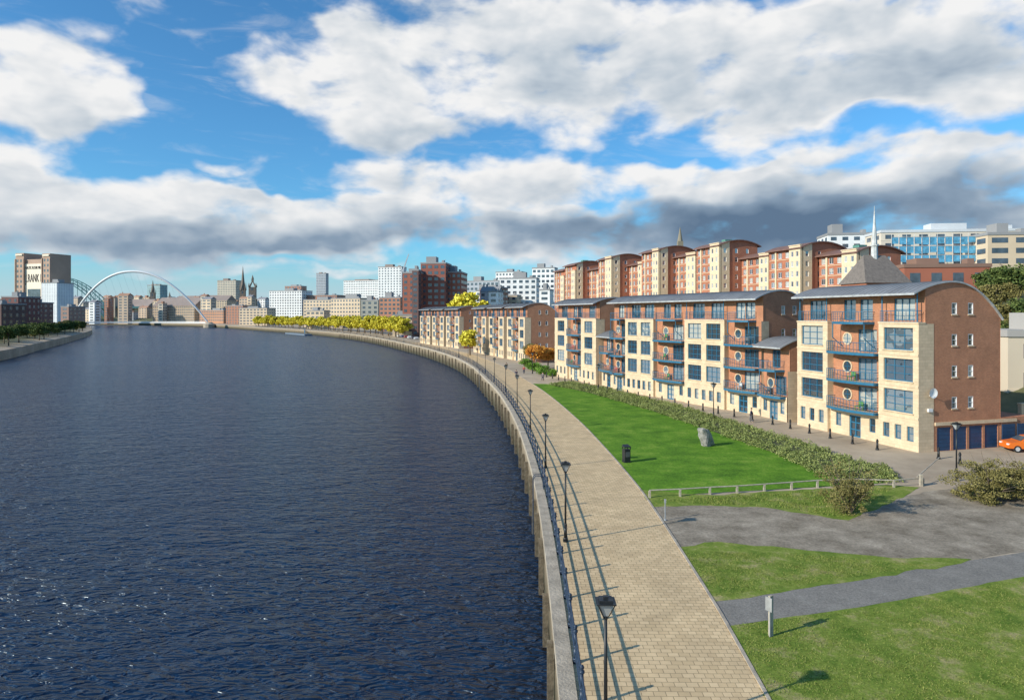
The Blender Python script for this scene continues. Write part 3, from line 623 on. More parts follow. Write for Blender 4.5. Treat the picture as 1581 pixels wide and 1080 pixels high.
# ------------------------------------------------------------ hillside apartments
WS=[win(1.8,1.7,2,1,WHITE,.1),win(1.1,1.6,1,1,WHITE,.1)]
def hill(px,py,ztop,w,d,ang,i):
    q=random.Random(i+77); zb=hz(95,py)-6; R=put('hillside_apartments',None,None,(px,py,zb),ang,'terracotta and cream hillside apartment tower with curved brown roof','apartment building','apartment towers on the hillside')
    E=ztop-zb-2.0; zr=lambda y: E+2.0*(1-((y+d/2)/(d/2+1.2))**2)
    W=MB(); nst=int(E/2.9); c1=w*q.choice((.32,.36,.42)); ctop=E+q.choice((.9,.9,-2.4)); hol=[];h2=[]
    for k in range(nst-6,nst):
        z=E-2.9*(nst-k)+.6
        if z+1.7<ctop: 
            for f in (.28,.72): hol.append((c1*f-.55,c1*f+.55,z,z+1.6))
        for f in (.18,.5,.82): xx=c1+(w-c1)*f; h2.append((xx-.85,xx+.85,z,z+1.7))
    pj=.8
    wall(W,0,c1,0,ctop,hol,pj,1,rev=.2); W.box(-.15,c1+.15,.4,pj+.2,ctop,ctop+.25,1)
    W.poly([(c1,pj,0),(c1,0,0),(c1,0,ctop),(c1,pj,ctop)],1);W.poly([(0,pj,0),(0,0,0),(0,0,ctop),(0,pj,ctop)],1); W.poly([(0,pj,ctop),(c1,pj,ctop),(c1,-2,ctop),(0,-2,ctop)],1)
    wall(W,c1,w,0,E+.2,h2,0,0,rev=.2); wall(W,0,c1,max(0,ctop-4),E+.2,[],0,0)
    xx=c1+(w-c1)*.66; W.box(xx-.3,xx+.3,.002,.4,E-18,E-.3,1)
    for k in range(nst-6,nst):
        z=E-2.9*(nst-k); W.box(c1+.2,w-.2,.002,.12,z+.1,z+.26,1)
    for h in hol: put('window',WS[1],R,((h[0]+h[1])/2,pj-.2,h[2]))
    for h in h2: put('window',WS[0],R,((h[0]+h[1])/2,-.2,h[2]))
    g=[]
    for k in range(nst-5,nst):
        z=E-2.9*(nst-k)+.6
        for a in (d*.10,d*.42,d*.72): g.append((a-.55,a+.55,z,z+1.6))
    Tg=lambda a,b,z:(-b,-a,z); cw=d*.22
    wall(W,0,cw,0,E,[h for h in g if h[1]<cw],0.25,1,Tg,.2,top=lambda a:zr(-a)-.1); W.poly([Tg(cw,.25,0),Tg(cw,0,0),Tg(cw,0,E),Tg(cw,.25,E)],1)
    wall(W,cw,d,0,E,[h for h in g if h[1]>cw],0,0,Tg,.2,top=lambda a:zr(-a)-.1)
    for h in g: put('window',WS[1],R,(.2 if h[1]>cw else -.05,-(h[0]+h[1])/2,h[2]),math.pi/2)
    wall(W,0,d,0,E,[],0,0,lambda a,b,z:(w+b,-a,z),.2,top=lambda a:zr(-a)-.1); W.poly([(0,-d,0),(w,-d,0),(w,-d,E),(0,-d,E)])
    put('wall',W.mesh('w',[BRICKF,CREAMF]),R)
    mb=MB(); n=14; ys=[1.1-(d+2.2)*k/n for k in range(n+1)]
    for a,b in zip(ys,ys[1:]):
        mb.poly([(-.7,a,zr(a)+.2),(w+.5,a,zr(a)+.2),(w+.5,b,zr(b)+.2),(-.7,b,zr(b)+.2)]); mb.poly([(-.7,a,zr(a)-.12),(w+.5,a,zr(a)-.12),(w+.5,b,zr(b)-.12),(-.7,b,zr(b)-.12)])
        mb.poly([(-.7,a,zr(a)+.2),(-.7,b,zr(b)+.2),(-.7,b,zr(b)-.12),(-.7,a,zr(a)-.12)])
    mb.box(-.7,w+.5,1.1,1.2,zr(1.1)-.12,zr(1.1)+.2); put('roof',mb.mesh('r',[BROWNROOF]),R)
    if i%3==0:
        mb=MB(); mb.box(w*.4,w*.55,-d*.6,-d*.4,E+.8,E+2.9); put('vent_housing',mb.mesh('v',[simple('green_cap',(.1,.25,.2),.6)]),R)
a0=Vector((93,183));a1=Vector((20,345)); NH=11
dr=(a1-a0).normalized(); ang=math.atan2(dr.y,dr.x); nr=Vector((-dr.y,dr.x))
zt_=[31.5,34.0,33.2,37.6,36.0,38.6,35.0,38.2,35.0,37.6,36.0]; of_=[0,3,-1,4.5,1,5,0,5,0,4,1]
for i in range(NH):
    p=a0.lerp(a1,i/NH)+nr*of_[i]
    hill(p.x,p.y,zt_[i],(a1-a0).length/NH-1.2,14,ang-0.14,i)
# ------------------------------------------------------------ generic city buildings
def fb(u0,u1,vt,d,col,dep=None,rz=0.0,st=3.6,bay=3.6,ww=.55,wh=.5,roof=None,lab='stone and brick city building',z0=None,name='city_building',flat=True,gl=None,cat='building'):
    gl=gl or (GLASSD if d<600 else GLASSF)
    w=(u1-u0)*d/F/max(.8,math.cos(rz)); x=(u0-CU)*d/F; zt=H+(HV-vt)*d/F; z0=-1 if z0 is None else z0; dep=dep or max(10,w*.5); h=zt-z0
    R=put(name,None,None,(x,d+max(0,-math.sin(rz)*w),z0),rz,lab,cat,'city skyline buildings')
    mb=MB(); mb.box(0,w,0,dep,0,h,0)
    q=random.Random(int(u0*7+vt*13)); st*=q.uniform(.9,1.15); bay*=q.uniform(.85,1.3); ww*=q.uniform(.85,1.25); 
    ns=int(h/st); nb=max(1,int(w/bay)); nd=max(1,int(dep/bay)); bw=w/nb; bd=dep/nd
    first=max(0,ns-26)
    for k in range(first,ns):
        z=h-(ns-k)*st+st*(1-wh)/2
        if k%3==0: mb.box(-.09,w+.09,-.09,.02,z-.6,z-.3,0)
        for i in range(nb): mb.box(i*bw+bw*(1-ww)/2,(i+1)*bw-bw*(1-ww)/2,-.06,.05,z,z+st*wh,1)
        for i in range(nd):
            for xx in (0,w): mb.box(xx-.06,xx+.06,i*bd+bd*(1-ww)/2,(i+1)*bd-bd*(1-ww)/2,z,z+st*wh,1)
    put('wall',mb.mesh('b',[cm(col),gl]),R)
    mb=MB()
    if flat:
        mb.box(-.2,w+.2,-.2,dep+.2,h,h+.9); a=q.uniform(.1,.4); mb.box(w*a,w*(a+q.uniform(.2,.4)),dep*.3,dep*.7,h+.9,h+q.uniform(2.4,5)); mb.box(w*.8,w*.88,dep*.2,dep*.4,h+.9,h+2.4)
    else:
        rh=min(w,dep)*.35; mb.poly([(-.4,-.4,h),(w+.4,-.4,h),(w+.4,dep/2,h+rh),(-.4,dep/2,h+rh)]); mb.poly([(-.4,dep+.4,h),(w+.4,dep+.4,h),(w+.4,dep/2,h+rh),(-.4,dep/2,h+rh)]); mb.poly([(0,0,h),(0,dep,h),(0,dep/2,h+rh)]); mb.poly([(w,0,h),(w,dep,h),(w,dep/2,h+rh)])
        mb.box(w*.2,w*.2+1,dep/2-.5,dep/2+.5,h+rh*.5,h+rh+1.5)
    put('roof',mb.mesh('r',[roof or cm((.3,.3,.3))]),R); return R
TAN=(.66,.52,.36);BR=(.40,.19,.12);GW=(.8,.8,.78);BG=(.62,.54,.42);GY=(.42,.45,.49)
city=[(222,247,440,1400,(.3,.45,.46),'grey-green glass office tower building'),(333,364,433,1300,BG,'beige concrete tower block in town'),(352,366,440,1310,TAN,'sandstone office block in town'),
(410,466,449,900,GW,'large white office building in town'),(437,465,442,930,BR,'brick office block with flat roof'),(487,503,422,1500,GY,'tall slim grey tower on skyline'),
(463,522,463,700,TAN,'sandstone law court building by quay'),(505,556,461,640,TAN,'sandstone office building by quay'),(522,616,432,1100,GW,'long white slab office building'),(582,620,412,1000,GW,'tall white residential tower on skyline'),
(556,584,464,560,(.3,.3,.26),'glazed office block beside the quay'),(584,618,460,520,BR,'brown brick office block by quay'),(465,520,456,900,BR,'brick office block in town'),
(718,770,434,560,GY,'grey glass office block on rise'),(765,805,420,640,GW,'white terraced apartment block on rise'),(771,828,430,480,GW,'white rendered apartment block on rise'),(822,856,414,520,GW,'white and glazed apartment block on rise'),(740,775,445,450,BR,'brown brick block on rise'),
(470,500,480,620,TAN,'low sandstone quayside office'),(300,350,464,1100,TAN,'long stone office building'),(225,300,472,1000,(.48,.36,.24),'old stone warehouse building'),(265,303,463,1150,TAN,'pale stone town building'),(150,225,475,1250,(.48,.33,.21),'long row of stone houses'),(160,185,464,1350,BG,'pale stone church building'),(300,345,479,960,(.5,.26,.15),'low brick quayside building'),(345,375,472,900,BR,'tall brick quayside building'),(365,412,476,800,TAN,'pale stone quayside building')]
for i,(u0,u1,vt,d,c,l) in enumerate(city):
    fb(u0,u1,vt,d,c,lab=l,flat=(d<1000 or i in(0,1,5,8,9)),rz=random.uniform(-.42,-.18),roof=cm((.3,.24,.21)) if d>=1000 else None)
for i in range(110):
    u=random.uniform(104,620); d=random.uniform(950,1900); wd=random.uniform(6,17); vt=random.uniform(456,482)
    fb(u,u+wd,vt,d,random.choice([TAN,BR,BG,(.56,.42,.30),(.46,.46,.46),GW]),lab='distant small stone town building',flat=random.random()<.3,roof=cm(random.choice([(.24,.24,.26),(.38,.22,.15)])),rz=random.uniform(-.5,-.1),bay=4.5,st=4)
for i in range(12):
    u=random.uniform(700,850); fb(u,u+random.uniform(14,30),random.uniform(448,462),random.uniform(420,600),random.choice([TAN,BR,BG,GY,GW]),lab='distant small brick town building',flat=random.random()<.6,rz=-.3)
RB=(.32,.115,.075)
fb(621,650,422,400,RB,16,-.1,lab='dark red brick apartment tower block',st=3.2,bay=3.0,ww=.5,wh=.5)
fb(649,688,407,404,(.28,.10,.07),18,-.1,lab='tallest dark red brick apartment tower block',st=3.2,bay=3.2,ww=.5,wh=.5)
fb(682,712,421,410,RB,22,-.1,lab='dark red brick apartment tower block',st=3.2,bay=3.0,ww=.45,wh=.5)
fb(636,646,418,394,(.16,.09,.08),8,-.1,lab='narrow dark clad stair tower',st=3.2,bay=3,ww=.5)
fb(606,640,487,400,(.6,.48,.34),14,0.0,lab='low sandstone podium building by quay',st=3.2)
hzr=18
fb(1375,1600,356,230,(.70,.62,.50),14,-.12,lab='cream apartment block under blue sheeted scaffolding',z0=hzr,bay=4,st=3,roof=cm((.6,.62,.63)))
o=put('scaffolding',None,None,((1395-CU)*219/F,226,hzr),-.12,'blue sheeted scaffolding wrapped around apartment block','scaffolding'); mb=MB(); ww=(1530-1395)*222/F; z1=H+(HV-364)*222/F-hzr
for i in range(12):
    for j in range(6):
        z=z1-(j+1)*3; x=i*ww/12; mb.box(x+.15,x+ww/12-.15,0,.1,z+.2+random.uniform(0,.9),z+2.9,0)
for i in range(13): mb.cyl((i*ww/12,-.1,-4),(i*ww/12,-.1,z1+1),.08,.08,5,1)
for j in range(8): mb.cyl((0,-.1,z1-j*3),(ww,-.1,z1-j*3),.07,.07,5,1)
put('sheeting',mb.mesh('s',[simple('blue_sheet',(.10,.34,.52),.6,.5,.6),simple('scaffold_tube',(.6,.6,.58),.5)]),o)
fb(1283,1350,362,260,GW,14,-.15,lab='white and blue glazed apartment block on the hill',z0=hzr,bay=4,st=3)
fb(1530,1600,362,215,TAN,14,-.1,lab='cream stone apartment block on the hill',z0=hzr,bay=4,st=3)
fb(1405,1530,412,170,(.36,.125,.075),14,-.12,lab='long red brick building on the hill',z0=10,st=5,bay=4,ww=.4,roof=cm((.25,.15,.11)))
fb(1566,1700,520,88,(.66,.56,.42),10,-.1,lab='pale rendered building beyond the garages',z0=0,st=3.4,bay=4,ww=.3,roof=cm((.4,.38,.35)))
o=put('church',None,None,((1350-CU)*150/F,150,8),0.12,'church with steep slate roofs and slender pale spire','church')
k=150/F
def vz(v): return H+(HV-v)*k-8
mb=MB(); mb.box(-5,5,-4.5,4.5,0,vz(436)); put('wall',mb.mesh('w',[BRICKF]),o)
mb=MB(); a=vz(438); t=vz(394)
mb.poly([(-5.4,-4.9,a),(5.4,-4.9,a),(2.6,0,t),(-2.6,0,t)]);mb.poly([(-5.4,4.9,a),(5.4,4.9,a),(2.6,0,t),(-2.6,0,t)]);mb.poly([(-5.4,-4.9,a),(-5.4,4.9,a),(-2.6,0,t)]);mb.poly([(5.4,-4.9,a),(5.4,4.9,a),(2.6,0,t)])
put('roof',mb.mesh('r',[SLATE]),o)
mb=MB(); mb.cyl((0,0,t-1),(0,0,t+2.2),.75,.65,8); mb.cyl((0,0,t+2.2),(0,0,vz(322)),.62,.04,8); mb.lathe([(.9,t+2),(.9,t+2.25)],8); mb.cyl((0,0,vz(322)),(0,0,vz(318)),.05,.05,4); put('spire',mb.mesh('s',[simple('spire_lead',(.55,.56,.54),.5)]),o)
o=put('spire',None,None,((1050-CU)*420/F,420,20),0,'slender dark church spire behind hillside apartments','spire'); mb=MB(); zt=H+(HV-350)*420/F-20; mb.box(-1.6,1.6,-1.6,1.6,0,zt-9); mb.cyl((0,0,zt-9),(0,0,zt),1.7,.05,8); put('stone',mb.mesh('s',[cm((.24,.21,.15))]),o)
def spired(u,vt,vb,d,w,lab,crownl=False):
    o=put('church_tower',None,None,((u-CU)*d/F,d,0),0.2,lab,'church tower'); zt=H+(HV-vt)*d/F; zb=H+(HV-vb)*d/F; mb=MB(); mb.box(-w,w,-w,w,0,zb)
    for i in(-1,1):
        for j in(-1,1):
            mb.cyl((i*w,j*w,zb),(i*w,j*w,zb+(zt-zb)*.35),w*.22,.05,6)
            if crownl: mb.cyl((i*w*.9,j*w*.9,zb),(0,0,zb+(zt-zb)*.5),w*.15,w*.15,5)
    if crownl: mb.box(-w*.3,w*.3,-w*.3,w*.3,zb+(zt-zb)*.42,zb+(zt-zb)*.65); mb.cyl((0,0,zb+(zt-zb)*.65),(0,0,zt),w*.4,.05,8)
    else: mb.cyl((0,0,zb),(0,0,zt),w*.95,.05,8)
    for s in (-1,1): mb.box(-w*.3,w*.3,s*w-.1,s*w+.1,zb-6,zb-1.5,1)
    put('tower',mb.mesh('t',[cm((.2,.16,.125)),GLASSD]),o)
spired(375,410,448,1250,4.6,'dark stone church tower with tall needle spire'); spired(390,424,443,1250,6,'dark stone cathedral tower with crown lantern spire',True); spired(236,432,452,1300,4,'slender dark stone church spire'); spired(262,450,468,1300,5,'short pointed dark church tower')
CG=simple('crane_grey',(.5,.51,.53),.5)
for u,vt,d,jx in((628,390,700,3),(664,409,700,24)):
    o=put('tower_crane',None,None,((u-CU)*d/F,d,0),0,'thin pale luffing tower crane','crane','tower cranes'); zt=H+(HV-vt-14)*d/F if jx>10 else H+(HV-418)*d/F; mb=MB(); mb.box(-.7,.7,-.7,.7,0,zt); put('mast',mb.mesh('m',[CG]),o); mb=MB(); mb.cyl((-4,0,zt),(jx*d/F,0,zt+(26 if jx<10 else 22)*d/F),.9,.55,4); mb.box(-6,-3,-1,1,zt-1,zt+1.5); put('jib',mb.mesh('j',[CG]),o)
# ------------------------------------------------------------ arch bridge
D=850.; xl=(107-CU)*D/F; xr=(322-CU)*D/F; zc=H+(HV-420)*D/F; c=(xl+xr)/2; hw=(xr-xl)/2; z0=H+(HV-499)*D/F
o=put('arch_footbridge',None,None,(c,D,z0),0.0,'white steel arch footbridge with cables over the river','bridge')
arc=lambda t:Vector((hw*t,-14*(1-t*t),(zc-z0)*(1-abs(t)**2.1))); dk=lambda t:Vector((hw*t*.97,26*(1-t*t)-0,1.8))
mb=MB(); n=90
mb.sweep([arc(-1+2*i/n) for i in range(n+1)],[.8+.65*math.sqrt(max(0,1-(-1+2*i/n)**2)) for i in range(n+1)],12)
put('arch',mb.mesh('arch',[WHITE],True),o)
mb=MB(); n=48
for i in range(n):
    a=dk(-1+2*i/n);b=dk(-1+2*(i+1)/n); mb.poly([a+Vector((0,-3,0)),b+Vector((0,-3,0)),b+Vector((0,3,0)),a+Vector((0,3,0))]); mb.poly([a+Vector((0,-3,-1.6)),b+Vector((0,-3,-1.6)),b+Vector((0,-3,0)),a+Vector((0,-3,0))]); mb.poly([a+Vector((0,-3,-1.6)),b+Vector((0,-3,-1.6)),b+Vector((0,3,-1.6)),a+Vector((0,3,-1.6))]); mb.cyl(a+Vector((0,-3,1.2)),b+Vector((0,-3,1.2)),.1,.1,4)
put('deck',mb.mesh('deck',[WHITE]),o)
mb=MB()
for i in range(1,19): t=-1+2*i/19; mb.cyl(arc(t*.9),dk(t*.95),.06,.06,4)
put('cables',mb.mesh('cables',[WHITE]),o)
mb=MB()
for s in(-1,1): mb.lathe([(7,-9),(7,-1),(5,0),(3,1.5)],12,c=(s*(hw+1),0,0))
put('pier',mb.mesh('pier',[CONC]),o)
D=1250.; xl=(-12-CU)*D/F; xr=(152-CU)*D/F; c=(xl+xr)/2; hw=(xr-xl)/2; zc=H+(HV-427)*D/F; zb=H+(HV-470)*D/F
o=put('steel_arch_bridge',None,None,(c+18,D,0),0.0,'dark green riveted steel through arch bridge','bridge'); GRN=simple('green_steel',(.04,.16,.17),.5); mb=MB(); n=24
top=lambda t:zc-(zc-zb+6)*t*t; bot=lambda t:zc-7-(zc-7+5)*t*t*1.0
for y in(0,14):
    for i in range(n):
        a=-1+2*i/n;b=-1+2*(i+1)/n
        mb.cyl((hw*a,y,top(a)),(hw*b,y,top(b)),.9,.9,4);mb.cyl((hw*a,y,bot(a)),(hw*b,y,bot(b)),.9,.9,4);mb.cyl((hw*a,y,bot(a)),(hw*b,y,top(b)),.4,.4,4);mb.cyl((hw*a,y,bot(a)),(hw*a,y,top(a)),.4,.4,4)
        if bot(a)>28: mb.cyl((hw*a,y,26),(hw*a,y,bot(a)),.25,.25,4)
put('arch',mb.mesh('a',[GRN]),o); mb=MB(); mb.box(-hw-60,hw+60,0,14,24,27.5); put('deck',mb.mesh('a',[GRN]),o)
for s in(-1,1):
    mb=MB(); mb.box(s*(hw+6)-8,s*(hw+6)+8,-3,17,-4,42); put('tower',mb.mesh('a',[cm((.45,.38,.3))]),o)
# ------------------------------------------------------------ flour mill gallery and left bank
D=720.; k=D/F; X=lambda u:(u-52)*k; Z=lambda v:H+(HV-v)*k
o=put('flour_mill',None,None,((50-CU)*k,D,0),-.3,'massive brick and stone former flour mill with corner towers','converted mill building')
MBR=cm((.44,.30,.22)); MCR=cm((.85,.76,.60)); mb=MB()
mb.box(X(17),X(34),0,24,0,Z(390),0); mb.box(X(72),X(88),0,24,0,Z(392),0); mb.box(X(34),X(72),2,26,0,Z(400),0); mb.box(X(34)+.2,X(72)-.2,1.3,2,Z(470),Z(407),1); mb.box(X(14),X(90),-.5,25,0,Z(470),1)
for u in(17,34,72,88): mb.box(X(u)-.6,X(u)+.6,-.8,0,0,Z(399),0)
for (ua,ub) in((18,32),(74,87)):
    for i in range(2): 
        for v in range(400,464,8): mb.box(X(ua+(ub-ua)*(i+.25)/2),X(ua+(ub-ua)*(i+.7)/2),-.1,0.1,Z(v+4),Z(v),2)
mb.box(X(40),X(66),1.1,1.29,Z(468),Z(446),2); mb.box(X(18),X(32),-1,0,Z(394),Z(391.5),1); mb.box(X(74),X(87),-1,0,Z(396),Z(393.5),1)
put('wall',mb.mesh('w',[MBR,MCR,GLASSD]),o)
INK=cm((.05,.03,.03))
for txt,v,sz,span in(('BALTIC FLOUR MILLS',415,4.2,34),('J.RANK L',435,12,34)):
    cu=bpy.data.curves.new('lettering','FONT'); cu.body=txt; cu.size=sz; cu.align_x='CENTER'; cu.extrude=.1
    t_=bpy.data.objects.new('tmp',cu); COL.objects.link(t_); bpy.context.view_layer.update(); me=bpy.data.meshes.new_from_object(t_); bpy.data.objects.remove(t_)
    me.materials.clear(); me.materials.append(INK); wdt=max(v_.co.x for v_ in me.vertices)*2; kx=(span*k)/wdt
    put('lettering',me,o,(X(53),1.15,Z(v)),rx=math.pi/2,scale=(min(kx,1.1),1,1))
fb(60,88,437,680,(.8,.82,.82),20,-.2,lab='white finned gallery annex beside the mill',bay=2.2,ww=.25,wh=.9,gl=cm((.5,.52,.54)))
fb(0,28,459,430,(.19,.08,.07),18,-.1,lab='dark maroon clad riverside building',st=3.5,ww=.4); fb(25,50,468,450,(.24,.12,.10),18,-.1,lab='dark maroon clad riverside building',st=3.5,ww=.4); fb(-60,2,470,400,(.14,.08,.07),18,-.1,lab='dark maroon clad riverside building',ww=.4); fb(92,106,474,600,(.32,.2,.16),18,-.2,lab='brown riverside brick building')
for i in range(60):
    t=random.random()**.8; a=Vector((-190,262)).lerp(Vector((-335,545)),t); tree(random.choice(['g0','s0','g1','g0']),a.x-random.uniform(3,22),a.y,0.2,random.uniform(.6,1.2),'low bushy tree on the far river bank','trees on the far bank')
for i in range(50):
    s=sY(372)+i*9; p,d=Q(s,random.uniform(13,17),0); tree('y%d'%(i%2),p.x,p.y,0,random.uniform(1.3,1.85),'yellow-leaved autumn street tree on the quayside','yellow trees along the quay')
for u,v,d,s_ in((722,470,330,3.2),(738,474,300,2.5),(750,474,310,2.2)): tree('y0',(u-CU)*d/F,d,2,s_,'tall yellow autumn tree behind apartments')
for i in range(60):
    y=random.uniform(95,200); x=(random.uniform(1525,1740)-CU)*y/F; i_=min(range(0,len(QC)),key=lambda q:(QC[q]-Vector((x,y,0))).length); t=(QC[i_]-Vector((x,y,0))).length
    tree(random.choice(['g0','g1','s0','s0']),x,y,hz(t,y)-.3,random.uniform(.7,1.15),'leafy tree on the grassy hillside','trees on the hillside')
for i in range(8):
    u=random.uniform(925,950); d=360; tree('g0',(u-CU)*d/F,d,24,1.2,'leafy tree behind the hillside apartments','trees on the hillside')
for i in range(40):
    y=random.uniform(120,330); t=random.uniform(58,72); p,_=Q(sY(y),t,0); tree(random.choice(['g0','g1','s0']),p.x,p.y,hz(t,y)-.3,random.uniform(.7,1.0),'leafy tree on the grassy hillside','trees on the hillside')
p,d=Q(sY(560),-7,-3.2); o=put('pontoon',None,None,p,math.atan2(-d.x,d.y),'low grey-blue floating pontoon with gangway','pontoon'); mb=MB(); mb.box(-3,3,-30,30,-.4,.7,0); put('deck',mb.mesh('p',[simple('pblue',(.16,.20,.24),.7)]),o); mb=MB(); mb.poly([(3,-10,.9),(3,-8,.9),(8,12,3.3),(8,10,3.3)]); mb.tube([(3,-10,1.9),(8,10,4.3)],.15); mb.tube([(3,-8,1.9),(8,12,4.3)],.15); put('gangway',mb.mesh('p',[BLUE]),o)
# ------------------------------------------------------------ car
def car(loc,rz,col,lab,grp):
    R=put('parked_car',None,None,loc,rz,lab,'car',grp); prof=[(-2.0,.35),(-2.05,.75),(-1.95,1.0),(-1.5,1.45),(-.2,1.52),(.35,1.45),(1.05,1.02),(1.8,.88),(2.02,.7),(2.05,.35)]
    mb=MB(); 
    hwf=lambda z:.86 if z<1.03 else .86-.25*(z-1.03)/.5
    for (a,b) in zip(prof,prof[1:]): mb.poly([(a[0],-hwf(a[1]),a[1]),(b[0],-hwf(b[1]),b[1]),(b[0],hwf(b[1]),b[1]),(a[0],hwf(a[1]),a[1])])
    for s in(-1,1):
        mb.poly([(x,s*.86,z) for x,z in prof if z<1.03]); mb.poly([(x,s*hwf(z),z) for x,z in prof[2:7]])
    put('body',mb.mesh('body',[simple('car_paint_%s'%lab[:5],col,.3,.05)]),R)
    mb=MB()
    for s in(-1,1): 
        g=lambda x,z:(x,s*(hwf(z)+.012),z); mb.poly([g(-1.7,1.08),g(-1.4,1.4),g(-.45,1.45),g(-.45,1.06)]); mb.poly([g(-.38,1.06),g(-.38,1.45),g(.25,1.4),g(.85,1.06)])
    mb.poly([(.44,-.66,1.445),(1.02,-.78,1.09),(1.02,.78,1.09),(.44,.66,1.445)])
    put('window',mb.mesh('g',[GLASSD]),R)
    wm=MB(); wm.cyl((0,-.1,0),(0,.1,0),.32,.32,18,0); wm.cyl((0,-.11,0),(0,.11,0),.2,.2,10,1); wm=wm.mesh('wheel',[BLACK,simple('alloy',(.5,.5,.5),.3)])
    for x in(-1.3,1.3):
        for y in(-.8,.8): put('wheel',wm,R,(x,y,.32))
    for y in(-.62,.62):
        mb=MB(); mb.box(1.93,2.06,y-.15,y+.15,.66,.8); put('headlight',mb.mesh('h',[WHITE]),R)
car((49.0,64.9,0.006),math.pi-.15,(.75,.17,.02),'small orange hatchback parked beside the blue garages',None)
for i,(y,c) in enumerate(((345,(.5,.5,.5)),(352,(.1,.1,.12)),(360,(.6,.6,.6)),(368,(.3,.05,.05)),(376,(.05,.08,.2)),(384,(.6,.6,.62)))):
    p,d=Q(sY(y),14,0.006); car(p,math.atan2(d.y,d.x),c,'%s car parked along the quayside road'%['silver','black','white','red','blue','pale'][i],'cars parked along the quayside')
# ------------------------------------------------------------ people
def skin(name,V,E,R_,mat,parent):
    me=bpy.data.meshes.new(name); me.from_pydata(V,E,[]); me.materials.append(mat); o=put(name,me,parent); md=o.modifiers.new('s','SKIN')
    for i,r in enumerate(R_): me.skin_vertices[0].data[i].radius=(r,r)
    me.skin_vertices[0].data[0].use_root=True; o.modifiers.new('ss','SUBSURF').levels=1; md.use_smooth_shade=True; return o
SKN=simple('skin',(.5,.3,.22),.6)
def person(p,rz,jc,tc_,lab):
    R=put('person',None,None,p,rz,lab,'person')
    V=[(0,0,.92),(0,0,1.2),(0,0,1.42),(0,0,1.52),(0,.02,1.66),(.1,0,.85),(.12,.16,.5),(.12,.12,.08),(-.1,0,.85),(-.12,-.02,.5),(-.12,-.24,.1),(.2,0,1.4),(.26,-.08,1.15),(.26,.04,.92),(-.2,0,1.4),(-.26,.06,1.15),(-.26,.2,.95),(.12,.26,.05),(-.12,-.12,.05)]
    E=[(0,1),(1,2),(2,3),(3,4),(0,5),(5,6),(6,7),(0,8),(8,9),(9,10),(2,11),(11,12),(12,13),(2,14),(14,15),(15,16),(7,17),(10,18)]
    skin('body',V,E,[.13,.13,.12,.055,.1,.09,.06,.04,.09,.06,.04,.06,.045,.035,.06,.045,.035,.035,.035],SKN,R)
    skin('jacket',[V[0],V[1],V[2],V[11],V[12],V[13],V[14],V[15],V[16]],[(0,1),(1,2),(2,3),(3,4),(4,5),(2,6),(6,7),(7,8)],[.17,.165,.15,.08,.06,.05,.08,.06,.05],jc,R)
    skin('trousers',[V[0],V[5],V[6],V[7],V[8],V[9],V[10]],[(0,1),(1,2),(2,3),(0,4),(4,5),(5,6)],[.15,.11,.08,.06,.11,.08,.06],tc_,R)
    mb=MB(); mb.lathe([(.0,1.6),(.11,1.64),(.12,1.7),(.09,1.77),(.0,1.79)],10,c=(0,-.02,0)); put('hair',mb.mesh('hair',[cm((.05,.03,.02))],True),R)
NAVY=cm((.02,.03,.07));RED=cm((.35,.05,.04));GRY=cm((.12,.12,.13));OL=cm((.1,.1,.05))
for (u,v,rz,j,t,l) in((797,584,.2,NAVY,GRY,'person in navy jacket walking on the promenade'),(809,577,3.1,RED,NAVY,'person in red jacket walking on the promenade'),(838,588,2.8,GRY,NAVY,'person in grey coat walking on the promenade'),(782,571,.2,OL,GRY,'person in olive coat walking on the promenade'),(1160,652,1.2,NAVY,GRY,'person in navy jacket standing outside the apartments')): person(G(u,v),rz,j,t,l)
# ------------------------------------------------------------ light, sky, camera
sd=Vector((-0.89,-0.455,0)).normalized(); el=math.radians(25.5)
sun=bpy.data.lights.new('sun','SUN'); sun.energy=5.0; sun.angle=math.radians(.5); sun.color=(1,.93,.80)
so=put('sun',sun); dirv=-(sd*math.cos(el)+Vector((0,0,math.sin(el)))); so.rotation_euler=dirv.to_track_quat('-Z','Y').to_euler()
wd=bpy.data.worlds.new('World'); SC.world=wd; wd.use_nodes=True; N=wd.node_tree.nodes; L=wd.node_tree.links; bg=N['Background']; bg.inputs['Strength'].default_value=0.105
sky=N.new('ShaderNodeTexSky'); sky.sky_type='NISHITA'; sky.sun_disc=False; sky.sun_elevation=el; sky.sun_rotation=math.atan2(sd.x,sd.y); sky.air_density=1.0; sky.dust_density=0.5; sky.ozone_density=2.5
def lk(i,s):
    if isinstance(s,(int,float)): i.default_value=s
    elif isinstance(s,tuple): i.default_value=s
    else: L.new(s,i)
def M(op,a,b=0.0,c=0.0,cl=False):
    n=N.new('ShaderNodeMath'); n.operation=op; n.use_clamp=cl
    for i,s in enumerate((a,b,c)): lk(n.inputs[i],s)
    return n.outputs[0]
def VM(op,a,b=(0,0,0),out=0):
    n=N.new('ShaderNodeVectorMath'); n.operation=op; lk(n.inputs[0],a); lk(n.inputs[1],b); return n.outputs[out]
def SS(x,a,b,c=0.,d=1.):
    n=N.new('ShaderNodeMapRange'); n.interpolation_type='SMOOTHSTEP'
    for i,s in enumerate((x,a,b,c,d)): lk(n.inputs[i],s)
    return n.outputs[0]
tc=N.new('ShaderNodeTexCoord'); sp=N.new('ShaderNodeSeparateXYZ'); L.new(tc.outputs['Generated'],sp.inputs[0])
az=M('ARCTAN2',sp.outputs[0],sp.outputs[1]); ele=M('ARCSINE',sp.outputs[2]); cb=N.new('ShaderNodeCombineXYZ'); L.new(az,cb.inputs[0]); L.new(ele,cb.inputs[1]); P0=cb.outputs[0]
